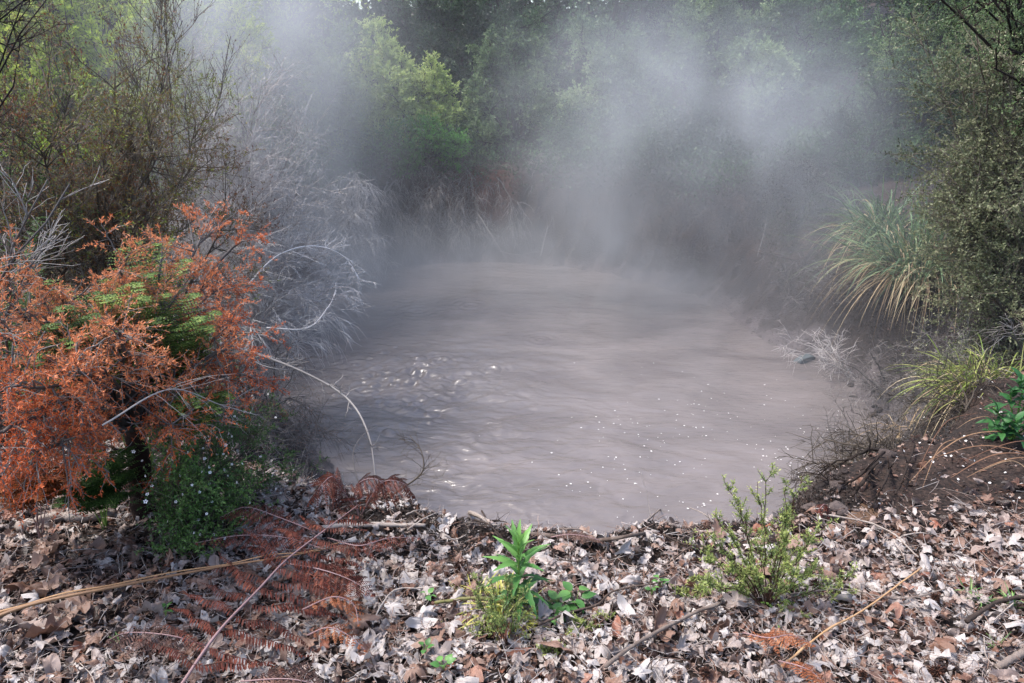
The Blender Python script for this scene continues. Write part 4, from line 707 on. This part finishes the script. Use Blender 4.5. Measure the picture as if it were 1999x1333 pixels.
back('olive shrub at the upper right behind the large right shrub', gxy(1780,340,9.6), DD([(1730,60,9.8),(1790,40,9.9),(1850,60,9.8),(1760,130,9.6),(1830,140,9.4),(1720,180,9.4),(1790,190,9.2),(1880,110,9.4),(1950,60,9.4),(1990,120,9)]), MGREEN, ll=.030, lw=.013, rvf=lambda q:.4)
back('dark leafy shrub filling the shade beyond the tussocks', gxy(1680,380,9.4), DD([(1640,260,9.4),(1700,280,9.2),(1740,330,9),(1660,350,9),(1600,330,9.6),(1720,230,9.4),(1780,300,9)]), DGREEN, ll=.03, lw=.013, rvf=lambda q:.25)
# --- bare twigs hanging down the back bank
def hang(label, base, tg, **k):
    a = dict(r0=.012, lmat=None, wmat=TWIGH, nb=14, bl=(.25,.6), nt=10, tl=(.15,.35), up=-.1, droop=.55, t0=.2, rtw=.0028, arch=.25, off=.25, tw_rv=.5, sub=3, sl=(.08,.2)); a.update(k); return shrub('hanging_twigs', label, 'shrub', base, tg, group='bare twigs hanging over the far bank', **a)
hang('grey twigs hanging over the far bank below the sunlit shrub', gxy(800,300,11.9), DD([(780,360,11.2),(810,400,11.0),(760,410,11.0),(840,440,10.8),(800,450,10.8),(740,380,11.3),(860,400,11)]))
hang('grey twigs hanging over the rust coloured earth of the far bank', gxy(930,300,11.9), DD([(900,400,11),(940,430,10.9),(970,460,10.8),(1000,400,11),(920,470,10.7),(1010,450,10.9),(880,440,10.8),(960,350,11.3)]))
hang('grey twigs hanging over the far bank right of centre', gxy(1060,280,12), DD([(1050,340,11.5),(1080,380,11.3),(1030,390,11.2),(1100,330,11.5),(1070,430,11),(1120,400,11.3),(1150,300,11.8)]))
hang('pale twigs trailing down behind the left steam', gxy(660,330,9.6), DD([(640,340,9.6),(680,380,9.5),(700,430,9.4),(660,450,9.2),(720,480,9.3),(620,420,9.3),(690,330,9.8),(730,400,9.8)]), wmat=TWIGP)
hang('faint hanging twigs on the far bank inside the right steam', gxy(1300,300,11.4), DD([(1260,360,11),(1300,400,10.6),(1340,380,10.6),(1250,430,10.4),(1380,420,10.2),(1330,450,10)]))
hang('thin vine stems hanging in the shade right of the steam', gxy(1560,320,10), DD([(1540,360,9.8),(1570,390,9.6),(1600,400,9.5),(1520,420,9.4),(1620,350,9.8),(1490,450,9)]), nb=9)
for pts, lb in [([(935,420,10.8),(960,460,10.4),(985,500,10.2),(995,520,10.1)],'grey root hanging down to the mud at the far shore'),([(975,490,10.3),(1010,497,10.3),(1060,490,10.3)],'thin branch lying along the far shore'),([(1055,500,9.9),(1062,470,10.1),(1070,440,10.3)],'short pale cane stuck in the far bank'),([(1478,500,8.3),(1490,460,8.4),(1497,425,8.5)],'thin pale cane standing before the shaded bank')]:
    arch(pts, .007, .003, lb, mt=TWIGG, rv=.6, tw=3, tl=.12, group='loose roots and canes along the far bank')
# --- tall dark trees beyond
far = [(-6.6,9.6,'y'),(-4.4,11.4,'y'),(-9.2,8.2,'y'),(-4.2,16.0,'d'),(2.0,16.0,'d'),(7.8,14.5,'d'),(-.6,16.4,'d'),(5.0,15.4,'m'),(14,25,'d'),(-9,26,'d'),(3,30,'d'),(-4,29,'d'),(9,29,'d'),(-9.5,17,'y'),(-6.0,19,'d'),(-2.6,17.5,'d'),(.8,20.5,'d'),(3.6,17.2,'m'),(6.6,18,'d'),(9.4,16.0,'d'),(12.2,17.0,'m'),(9.0,12.8,'d'),(-12,14.5,'y'),(-1.0,24,'d'),(5.0,24,'d'),(11.5,10.0,'d'),(14.8,13.5,'d'),(-6.5,12.2,'y'),(-15,19,'d'),(17,19,'d')]
names = ['yellow green tree rising behind the brown twiggy shrub','yellow green tree half veiled by the left steam','yellow green tree outside the top left corner','dark bushy tree behind the sunlit shrub left of centre','dark bushy tree right behind the grey green shrub','dark bushy tree at the top right behind the steam','dark bushy tree at the top centre','grey green tree in the right steam top','remote dark tree at the upper right','remote dark tree at the upper left','remote dark tree beyond the top centre','remote dark tree left of the top centre','remote dark tree right of the top centre','tall yellowish tree beyond the left shrubs','dark tree behind the left steam column','dark evergreen behind the sunlit shrub','tall dark tree at the top centre behind the pool','grey green tree behind the centre right shrubs','dark tree above the right steam column','dark tree behind the right end of the far bank','grey green tree in the upper right distance','shaded tree on the right bank behind the tussocks','yellow green tree beyond the top left corner','farthest dark tree behind the top centre','farthest dark tree behind the top right of centre','shaded tree behind the large right hand shrub','dark tree outside the upper right corner','yellow green tree just left of the left steam','dark tree far beyond the top left','dark tree far beyond the top right']
for k, (x, y, c) in enumerate(far):
    bs = onground(x, y, -.1); H = 5.2+2.2*rng.random(); n = 15; r_ = 1.9+.4*rng.random()
    tg = bs+np.stack([rng.normal(size=n)*r_*.55, rng.normal(size=n)*r_*.5, .4+(H-.4)*((np.arange(n)+rng.random(n))/n)**1.35], -1)
    shrub('tree', names[k], 'tree', bs, tg, r0=.07, lmat={'d':DGREEN,'m':MGREEN,'y':YGREEN}[c], wmat=DARKW, nb=12, bl=(.5,1.25), nt=8, tl=(.25,.6), leafn=22, ll=.07 if y > 12.5 else .045, lw=.032 if y > 12.5 else .018, up=.15, t0=.35, group='trees beyond the pool', rvf=lambda q:.45, S=3, rtw=.006, arch=.05)
# --- large shrub at the right edge
shrub('leafy_shrub','large olive leaved shrub with yellowish tips filling the right edge','shrub', gxy(1990,640,4.9), DD([(1830,250,5.3),(1860,330,5.2),(1890,170,5.4),(1900,250,5.1),(1950,130,5.2),(1900,390,4.8),(1980,320,4.7),(1890,470,5),(1960,510,4.6),(1880,420,5.1),(1995,210,4.9),(1860,210,5.4),(2000,430,4.5),(1900,560,4.8),(1860,300,5.0),(1950,580,4.6),(2040,120,4.9),(1920,320,4.8),(1850,540,5.1),(1880,110,5.5),(1930,60,5.2),(1990,40,5.0),(1960,180,4.8),(1870,60,5.6),(1850,400,5.3),(1840,140,5.7)]),
  r0=.013, lmat=OLIVE, wmat=TWIGB, nb=14, bl=(.25,.6), nt=11, tl=(.10,.28), leafn=15, ll=.020, lw=.010, up=.1, t0=.35, group='leafy shrubs on the right bank', rvf=lambda q: .5)
shrub('leafy_shrub','green shrub at the top right corner with a dark slanting branch','shrub', np.array([4.6,5.2,.3]), np.vstack([DD([(1850,5,5.0),(1930,30,4.8),(1990,80,4.6),(1800,-30,5.1),(1990,10,4.6),(1900,-40,4.9),(1960,140,4.8)])]),
  r0=.022, lmat=MGREEN, wmat=DARKW, nb=11, bl=(.15,.4), nt=8, tl=(.08,.18), leafn=14, ll=.018, lw=.008, up=.2, t0=.5, group='leafy shrubs on the right bank', rvf=lambda q:.4, arch=.1)
shrub('leafy_shrub','low sparse grey green shrub on the dark right slope','shrub', gxy(1850,700,4.4), DD([(1800,640,4.5),(1840,620,4.5),(1880,640,4.4),(1820,690,4.3),(1870,680,4.2),(1780,680,4.6),(1900,600,4.5)]),
  r0=.006, lmat=OLIVE, wmat=TWIGG, nb=5, bl=(.1,.25), nt=5, tl=(.05,.12), leafn=5, ll=.014, lw=.007, up=.2, t0=.2, group='leafy shrubs on the right bank', rvf=lambda q:.3, rtw=.0013)
# --- tussocks on the right bank
TUS = mat_rnd('tussock_blade', ['3a5038','526a4c','6e8460','909c74'], trans=.25, rough=.45, nscale=3, namp=.4)
TAN = mat_rnd('dry_tussock', ['5a4a3c','8a765c','b09a78','c9b897'], trans=.2, rough=.6, nscale=3, namp=.4)
tussock(G(1790,560), 380, 1.4, .014, .42, TUS, 'largest green tussock arching over the right shore with dry skirts below', 'grass tussock', lean=(-.5,-.2,.7), r=.12, group='grass tussocks on the right bank', name='grass_tussock', K=12, dead=(300, TAN, 1.3))
tussock(gxy(1935,690,4.25), 260, .62, .008, .5, mat_rnd('light_tussock',['4a6030','748a42','a0a85c','bcb87c'],trans=.3,nscale=3), 'yellow green tussock lower on the right bank beneath the olive shrub', 'grass tussock', lean=(-.6,-.15,.3), r=.08, group='grass tussocks on the right bank', name='grass_tussock', K=11, dead=(120, TAN, .7))
tussock(G(1720,470), 170, 1.2, .014, .5, TUS, 'misty tussock behind the largest one', 'grass tussock', lean=(-.3,-.1,.5), r=.08, group='grass tussocks on the right bank', name='grass_tussock', K=11, dead=(120, TAN, 1.1))
tussock(gxy(1800,700,4.9), 30, .6, .008, .8, TAN, 'sparse grey dry grass tuft drooping to the mud on the right', 'grass tussock', lean=(-.6,-.2,0), r=.06, group='grass tussocks on the right bank', name='grass_tussock')
# --- dead twigs along the right shore
def rsh(label, base, tg, **k):
    a = dict(r0=.008, lmat=None, wmat=TWIGG, nb=9, bl=(.12,.35), nt=7, tl=(.07,.18), up=0, droop=.1, t0=.2, rtw=.0017, arch=.12, off=.08, tw_rv=.6); a.update(k); return shrub('dead_branch', label, 'branch', base, tg, group='dead branches along the right shore', **a)
rsh('pale forked dead branch reaching over the mud at the right shore', gxy(1680,690,6.1), DD([(1520,660,6.4),(1545,690,6.2),(1560,645,6.5),(1600,670,6.2),(1620,650,6.3),(1580,700,6.1)]), nb=6, wmat=TWIGP, tw_rv=.6)
rsh('grey dead branch leaning out below the tussock', gxy(1700,600,6.9), DD([(1480,520,7.3),(1500,560,7.1),(1560,500,7.2),(1600,540,6.9),(1560,590,6.8)]))
rsh('dark tangled dead branches at the near right shore', gxy(1730,960,3.5), DD([(1560,900,3.7),(1570,960,3.5),(1600,1000,3.3),(1620,860,3.9),(1640,930,3.6),(1600,920,3.7),(1660,990,3.2)]), wmat=TWIGB, r0=.012, tw_rv=.4, nb=10)
rsh('thin dead sapling lying from the right bank across the mud', gxy(1740,800,4.7), DD([(1600,850,4.8),(1570,870,4.8),(1640,800,5.0),(1680,760,5.2)]), nb=6)
rsh('mixed dead sticks in the mud below the yellow green tussock', gxy(1750,720,5.6), DD([(1640,700,5.8),(1680,740,5.6),(1700,680,5.8),(1720,760,5.4),(1760,700,5.5),(1780,760,5.2)]))
rsh('grey dead stems leaning down the dark right slope', gxy(1990,700,4.2), DD([(1960,640,4.2),(1780,700,4.8),(1850,740,4.4),(1960,760,4.0),(1800,640,4.9)]), nb=5)
for pts, r_, lb in [([(1700,870),(1690,930),(1660,985)],.013,'thick dark root curving down the near right bank'),([(1740,860),(1735,930),(1700,1000)],.009,'dark root beside the thick one on the right bank'),([(1780,880),(1760,940),(1745,985)],.007,'slender dark root on the right bank'),([(1720,900),(1660,960),(1590,955)],.008,'dark root reaching left over the shore mud')]:
    stick('root', [G(a, b)+np.array([0, 0, .04]) for a, b in pts], r_, r_*.5, lb, 'root', mat=DARKW, rv=.5, group='exposed roots on the right bank', jit=.01, twigs=6, tl=.15)
# --- stones, clods and the pale slab
STONE = mat_rnd('clod', ['241e1d','3a3230','554b48'], rough=.9, nscale=25, namp=.7, bump=.9, bscale=80)
def lump(loc, s, label, name='mud_clod', cat='clod', mt=None, group='mud clods along the right shore', flat=.6, rv=.5, sq=0):
    u, v = 22, 16; a, b_ = np.meshgrid(np.linspace(0, 2*np.pi, u, endpoint=False), np.linspace(.02, np.pi-.02, v), indexing='ij'); S_ = np.stack([np.sin(b_)*np.cos(a), np.sin(b_)*np.sin(a), np.cos(b_)], -1)
    if sq: S_ = np.sign(S_)*np.abs(S_)**sq
    S_ = S_*(1+.55*fbm(S_*1.6+rng.random(3)*40, 4, 5)[..., None]); V_ = S_*np.array(s)*[1, 1, flat]; i = np.arange(u*v).reshape(u, v); j = np.roll(i, -1, 0)
    mb = MB().add(V_, np.stack([i[:, :-1], i[:, 1:], j[:, 1:], j[:, :-1]], -1).reshape(-1, 4), rv); mb.F[4][0].append(np.array([[i[0,0],i[5,0],i[11,0],i[16,0]]])); mb.F[4][1].append(np.array([rv]))
    o = mb.obj(name, mt or STONE, smooth=True); o.location = loc; o.rotation_euler = (rng.normal()*.12, rng.normal()*.12, rng.random()*.8); return tag(o, label, cat, group)
lump(G(1570,708)+[0,0,.03], (.14,.07,.06), 'pale blue grey slab of stone at the right shore', 'stone', 'stone', mat_rnd('pale_stone',['3c4245','565d60','6c7376'],nscale=12,bump=.5), 'single stones', .7, sq=.6)
lump(G(1690,1000)+[0,0,-.01], (.11,.05,.03), 'tan crusted earth lump at the top of the near right bank', 'stone', 'stone', mat_rnd('tan_earth',['3a2b22','5c4636','7a6450'],nscale=18,bump=.8,namp=.7), 'single stones', .6)
for k in range(46):
    q = G(1600+rng.random()*140, 735+rng.random()*190) if k < 32 else G(1560+rng.random()*120, 940+rng.random()*60); sz = .012+.030*rng.random()**2; px, py = toward(q)
    lump(q+[0,0,.004], (sz, sz*(.7+.4*rng.random()), sz), f"{'small' if sz<.03 else 'larger'} dark mud clod {'above the near branches' if py<850 else 'among the near branches'} on the right shore", rv=rng.random())
# --- petals: individually, on the mud and on the right slope
mb = MB()
for k in range(5):
    a0 = k*1.2566; mb.add([(math.cos(a0+w_)*r_, math.sin(a0+w_)*r_, z_) for w_, r_, z_ in ((-.2,.1,0),(-.5,.75,.1),(0,1,.15),(.5,.75,.1),(.2,.1,0))], [[0,1,2,3,4]], .9)
pm = mb.mesh('petal'); pm.materials.append(WHITE); c = 0
while c < 215:
    px = rng.normal(1430, 190); py = rng.normal(900, 95); cl_ = float(vnoise(np.array([px/60., py/38., 0.]), 3))
    if rng.random() > .45+cl_: continue
    if py < 700 or py > 1040: continue
    q = Z(px, py, MUDZ+.012)
    if ground(q[0], q[1]) > MUDZ-.03: continue
    o = bpy.data.objects.new('petal', pm); COL.objects.link(o); o.location = q; s_ = .0028+.0055*rng.random()**1.8; o.scale = (s_,)*3; o.rotation_euler = (0, 0, rng.random()*6); c += 1
    tag(o, 'tiny white fallen flower floating on the right half of the mud', 'petal', 'white flowers floating on the mud')
for k in range(80):
    q = G(1680+rng.random()*319, 730+rng.random()*290); o = bpy.data.objects.new('petal', pm); COL.objects.link(o); o.location = q+[0, 0, .02]; s_ = .0045+.003*rng.random(); o.scale = (s_,)*3; o.rotation_euler = (rng.normal()*.4, rng.normal()*.4, rng.random()*6)
    tag(o, 'tiny white fallen flower lying on the dark right slope', 'petal', 'white flowers scattered on the right slope')

# --- low leafy undergrowth on the slopes round the pool (nobody could count it)
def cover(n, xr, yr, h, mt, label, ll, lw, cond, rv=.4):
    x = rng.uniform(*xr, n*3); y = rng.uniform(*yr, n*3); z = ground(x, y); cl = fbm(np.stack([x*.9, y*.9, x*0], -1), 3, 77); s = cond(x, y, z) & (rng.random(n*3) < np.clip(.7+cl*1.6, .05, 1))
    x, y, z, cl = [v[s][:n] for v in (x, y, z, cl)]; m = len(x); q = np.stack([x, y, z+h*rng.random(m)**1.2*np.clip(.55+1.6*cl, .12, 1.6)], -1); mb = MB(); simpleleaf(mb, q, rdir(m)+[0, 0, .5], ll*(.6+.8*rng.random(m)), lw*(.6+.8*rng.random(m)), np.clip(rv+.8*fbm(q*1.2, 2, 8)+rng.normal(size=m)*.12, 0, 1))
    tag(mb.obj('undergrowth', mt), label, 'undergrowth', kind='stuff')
cover(190000, (-8,10), (9.5,17), .75, DGREEN, 'dark leafy undergrowth covering the slope behind the pool', .05, .022, lambda x, y, z: (z > -.1))
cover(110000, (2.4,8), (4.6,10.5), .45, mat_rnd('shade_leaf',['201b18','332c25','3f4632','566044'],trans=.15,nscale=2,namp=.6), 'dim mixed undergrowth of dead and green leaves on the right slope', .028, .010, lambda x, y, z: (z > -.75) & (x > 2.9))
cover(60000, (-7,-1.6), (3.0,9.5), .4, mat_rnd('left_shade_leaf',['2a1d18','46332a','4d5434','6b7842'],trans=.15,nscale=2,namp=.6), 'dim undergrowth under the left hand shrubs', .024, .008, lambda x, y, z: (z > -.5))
back('dark shrub low on the bank behind the right steam', gxy(1400,340,11.6), DD([(1300,280,11.4),(1360,250,11.4),(1420,260,11.3),(1480,280,11.2),(1340,310,11.2),(1450,330,11),(1390,200,11.8),(1540,290,11)]), DGREEN, rvf=lambda q:.4)
back('dim green shrub low on the bank right of centre', gxy(1180,320,12), DD([(1120,280,11.8),(1180,260,11.8),(1240,270,11.7),(1150,310,11.6),(1220,320,11.5),(1080,260,12)]), DGREEN, rvf=lambda q:.5)
back('dark shrub between the sunlit and the grey green shrubs', gxy(900,300,13.4), DD([(870,150,13.4),(900,100,13.6),(920,180,13.2),(880,210,13.1),(850,80,13.8),(940,40,14)]), DGREEN, rvf=lambda q:.3)
back('shaded shrub behind the pale misty one at the left', gxy(560,330,12.6), DD([(520,300,12.4),(560,260,12.4),(600,280,12.4),(640,300,12.3),(680,310,12.2),(580,330,12),(720,290,12.4)]), DGREEN, rvf=lambda q:.5)

SPLASHSHADE = mat_rnd('shaded_mud_splashed_leaf', ['211f1f','383535','504c4c','6a6664'], trans=.1, nscale=2, namp=.6)  # mud splashed greys, with far bank shade darkened into the colour
cover(90000, (-3.5,5.5), (7.5,12.5), .30, SPLASHSHADE, 'mud splashed dead leaves and stems clinging to the far bank', .05, .007, lambda x, y, z: (z > -.9) & (z < .25) & (np.hypot(x-CX, (y-CY)) > 3.0), .45)
cover(30000, (1.2,4.2), (2.6,6.5), .07, SPLASHSHADE, 'grey crumbs and splashed twigs on the right shore', .028, .005, lambda x, y, z: (z > -.97) & (z < -.3), .4)
for lb, bp, tg in [
 ('bare twigs hanging at the far right of the bank behind the steam', (1480,300,11.0), [(1440,340,10.6),(1480,400,10.2),(1520,430,9.9),(1420,450,9.9),(1550,360,10.2),(1400,380,10.4)]),
 ('bare twigs hanging near the shaded corner of the pool', (1620,330,9.8), [(1560,420,9.2),(1600,460,8.8),(1640,420,9),(1540,480,8.7),(1650,360,9.4),(1580,510,8.5)]),
 ('bare twigs hanging in the right steam just above the shore', (1220,300,11.6), [(1180,400,11),(1210,450,10.6),(1150,460,10.6),(1250,480,10.3),(1190,350,11.3),(1110,450,10.8)]),
 ('bare twigs drooping at the foot of the far bank right of the steam', (1380,400,10.6), [(1330,480,9.8),(1380,500,9.5),(1420,510,9.3),(1300,450,10.1),(1450,470,9.4)]),
 ('bare twigs trailing low by the misty left end of the far shore', (720,380,11.2), [(700,440,10.4),(740,470,10.2),(770,460,10.4),(680,480,10.0),(720,500,9.9),(790,480,10.5)]),
 ('bare twigs drooping over the rust earth just left of centre', (850,350,11.6), [(830,420,11),(870,450,10.8),(900,440,10.8),(850,480,10.6),(810,470,10.6)])]:
    hang(lb, gxy(*bp), DD(tg))

cover(26000, (-3.2,4.2), (2.9,11.2), .025, SPLASHSHADE, 'splashed crumbs and dead bits along the tide line of the mud', .022, .006, lambda x, y, z: (z > -1.01) & (z < -.82), .55)
rsh('dark brushy dead branches above the fallen blades on the right slope', gxy(1900,800,3.9), DD([(1760,790,4.2),(1800,750,4.3),(1850,720,4.2),(1780,830,3.9),(1860,790,4.0),(1920,740,4.0)]), wmat=TWIGB, tw_rv=.3, nb=9)
rsh('brittle dark brush hanging over the shore below the slope', gxy(1790,880,3.6), DD([(1690,850,3.9),(1720,880,3.7),(1740,830,3.9),(1700,930,3.5),(1760,900,3.6),(1650,880,3.9)]), wmat=TWIGB, tw_rv=.3, nb=10, nt=9)
rsh('dark root tangle at the notch of the near right bank', gxy(1740,930,3.25), DD([(1620,960,3.2),(1650,1000,3.0),(1690,960,3.1),(1600,930,3.4),(1720,990,3.0)]), wmat=DARKW, tw_rv=.5, nb=8, r0=.012, droop=.3)
rsh('fine grey dead brush below the large right shrub', gxy(1920,680,4.6), DD([(1820,640,4.8),(1780,670,4.9),(1860,700,4.5),(1900,730,4.3),(1950,690,4.3),(1840,740,4.5)]), nb=5)
fern(gxy(250,880,2.9), DD([(250,560,2.3),(220,575,2.25),(280,585,2.3),(190,600,2.2),(150,650,2.1),(110,560,2.3)]), .11, 'pale green fern in the gap at the middle of the orange shrub', rv=.75)
fern(gxy(360,880,2.9), DD([(390,770,2.3),(420,800,2.35),(350,790,2.3),(440,770,2.45),(400,830,2.35)]), .10, 'green fern low at the right end of the orange shrub', rv=.55)

cover(26000, (-.8,1.5), (2.2,3.0), .028, mat_rnd('ashy_debris',['1c1715','38302c','5a504b','8a817c'],trans=.05,nscale=6,namp=.6), 'dark ashy crumbs and rotted bits along the pool lip', .020, .005, lambda x, y, z: (z > -.6) & (rng.random(len(x)) < np.clip((y-2.2)*3, 0, 1)), .3)
for k in range(26):
    px = 780+rng.random()*600; py = 1015+rng.random()*60; q = G(px, py); a = rng.normal()*.5; L_ = .06+.16*rng.random(); e = q+[math.cos(a)*L_, math.sin(a)*L_, 0]
    stick('twig', [onground(p_[0], p_[1], .03+.02*rng.random()) for p_ in (q, (q+e)/2+[0, rng.normal()*.02, 0], e)], .0025+.004*rng.random(), .0015, f"{['black','bleached','grey brown'][k%3]} {['short','long'][k%2]} twig lying on the ashy pool lip {'left of' if px < 1000 else 'right of'} the green weed", 'twig', rv=[.05,.9,.45][k % 3], K=12, S=5, jit=.003, twigs=[0, 3][k % 2], tl=.07, group='small twigs scattered over the litter')

back('dark leafy shrub closing the gap at the top centre', gxy(860,300,14.5), DD([(760,10,14.5),(820,20,14.6),(880,40,14.5),(940,20,14.6),(850,100,14.2),(990,30,14.6),(900,-40,14.8),(780,70,14.2),(1040,20,14.6),(720,20,14.5)]), DGREEN, rvf=lambda q:.5, bl=(.3,.7))
# ------------------------------------------------------------------ steam
def steam(name, label, lo, hi, vox, blobs, nscale, col, mist, thr, aniso=.25):
    """real vapour held in a voxel grid: density = (mist near the mud + soft puffs) x billowing noise"""
    lo=np.array(lo,float); hi=np.array(hi,float)
    ng=bpy.data.node_groups.new(name+'_grid','GeometryNodeTree'); ng.interface.new_socket('Geometry',in_out='OUTPUT',socket_type='NodeSocketGeometry')
    ng.interface.new_socket('Geometry',in_out='INPUT',socket_type='NodeSocketGeometry')
    nd=ng.nodes; lk=ng.links; pos=nd.new('GeometryNodeInputPosition').outputs[0]
    def link(v,s):
        if isinstance(v,(int,float)): s.default_value=v
        elif isinstance(v,tuple): s.default_value=v
        else: lk.new(v,s)
    def M(op,*a):
        n=nd.new('ShaderNodeMath'); n.operation=op
        for k,v in enumerate(a): link(v,n.inputs[k])
        return n.outputs[0]
    def VM(op,a,b,out=0):
        n=nd.new('ShaderNodeVectorMath'); n.operation=op; link(a,n.inputs[0]); link(b,n.inputs[1]); return n.outputs[out]
    tot=None
    for cen,rad,amp in blobs:
        b=VM('DIVIDE',VM('SUBTRACT',pos,tuple(float(c) for c in cen)),tuple(rad)); d=VM('DOT_PRODUCT',b,b,'Value')
        e=M('MULTIPLY',M('EXPONENT',M('MULTIPLY',d,-1.0)),amp); tot=e if tot is None else M('ADD',tot,e)
    nz=nd.new('ShaderNodeTexNoise'); nz.inputs['Scale'].default_value=nscale; nz.inputs['Detail'].default_value=6; nz.inputs['Roughness'].default_value=.58; nz.inputs['Distortion'].default_value=1.3
    mp=VM('MULTIPLY',pos,(1.,1.,.7)); lk.new(mp,nz.inputs['Vector'])
    mr=nd.new('ShaderNodeMapRange'); mr.interpolation_type='SMOOTHSTEP'; mr.inputs[1].default_value=thr[0]; mr.inputs[2].default_value=thr[1]; lk.new(nz.outputs[0],mr.inputs[0]); n=mr.outputs[0]
    dens=M('MULTIPLY',tot,M('MULTIPLY_ADD',n,.85,.15))
    sx=nd.new('ShaderNodeSeparateXYZ'); lk.new(pos,sx.inputs[0])
    e=M('EXPONENT',M('MULTIPLY',M('ADD',sx.outputs[2],-MUDZ),-1/mist[1]))
    dens=M('ADD',dens,M('MULTIPLY',M('MULTIPLY',e,mist[0]),M('MULTIPLY_ADD',n,.7,.3)))
    c=(lo+hi)/2; half=(hi-lo)/2
    ab=VM('ABSOLUTE',VM('DIVIDE',VM('SUBTRACT',pos,tuple(c)),tuple(half)),(0.,0.,0.)); s=nd.new('ShaderNodeSeparateXYZ'); lk.new(ab,s.inputs[0])
    mxx=M('MAXIMUM',M('MAXIMUM',s.outputs[0],s.outputs[1]),s.outputs[2])
    fd=nd.new('ShaderNodeMapRange'); fd.interpolation_type='SMOOTHSTEP'; fd.inputs[1].default_value=.98; fd.inputs[2].default_value=.62; fd.inputs[3].default_value=0; fd.inputs[4].default_value=1; lk.new(mxx,fd.inputs[0])
    dens=M('MULTIPLY',dens,fd.outputs[0])
    dens=M('MULTIPLY',dens,M('GREATER_THAN',sx.outputs[2],MUDZ-.1))
    vc=nd.new('GeometryNodeVolumeCube'); lk.new(dens,vc.inputs['Density']); vc.inputs['Min'].default_value=tuple(lo); vc.inputs['Max'].default_value=tuple(hi)
    for k,ax in enumerate('XYZ'): vc.inputs['Resolution '+ax].default_value=int((hi[k]-lo[k])/vox)
    m,nt,n2,l2=nodes(name+'_vapour'); vol=n2.new('ShaderNodeVolumePrincipled'); vol.inputs['Color'].default_value=tuple(col)+(1,); vol.inputs['Anisotropy'].default_value=aniso
    vol.inputs['Density'].default_value=1.0; out=n2.new('ShaderNodeOutputMaterial'); l2.new(vol.outputs[0],out.inputs['Volume'])
    sm=nd.new('GeometryNodeSetMaterial'); sm.inputs['Material'].default_value=m; lk.new(vc.outputs[0],sm.inputs[0])
    go=nd.new('NodeGroupOutput'); lk.new(sm.outputs[0],go.inputs[0])
    ob=MB().add([(0,0,0),(.01,0,0),(0,.01,0)],[[0,1,2]]).obj(name,m); md=ob.modifiers.new('vapour','NODES'); md.node_group=ng
    tag(ob,label,'steam',kind='stuff'); return ob
BL=[(D(590,420,8.0),(.7,1.2,1.4),.34),(D(540,120,8.6),(.9,1.3,1.5),.85),(D(530,360,5.9),(.55,.6,.95),.45),(D(430,150,6.6),(.8,.9,1.0),.62),(D(250,80,6.3),(1.2,1.0,.9),.16),(D(1680,440,5.8),(.8,.7,.8),.20),(D(560,560,6.4),(.8,.9,.45),.30),(D(640,520,8.2),(1.2,1.2,.5),.30),
   (D(1230,420,8.8),(.9,1.3,1.0),.42),(D(1290,250,8.8),(1.3,1.4,1.0),.44),(D(1400,150,9.2),(1.3,1.5,.7),.22),(D(1450,330,8.8),(1.1,1.3,1.1),.26),(D(1280,540,8.4),(2.0,1.3,.5),.5),(D(1540,230,9.4),(.9,1.2,.8),.20),(D(1090,130,9.6),(.9,1.2,.7),.16),
   (D(870,520,9.0),(1.6,1.1,.40),.55),(D(1000,640,7.0),(2.4,1.5,.35),.18),(D(1650,500,7.4),(1.2,1.2,.8),.12),
   (D(1000,300,9.5),(4.2,3.6,2.8),.024)]
steam('steam','white steam rising off the hot mud pool in drifting columns',(-5.5,2.8,-1.6),(7.5,14.2,5.6),.085,BL,.75,(.90,.94,1.0),(.24,.40),(.40,.66))
cy.volume_step_rate=5; cy.volume_bounces=0
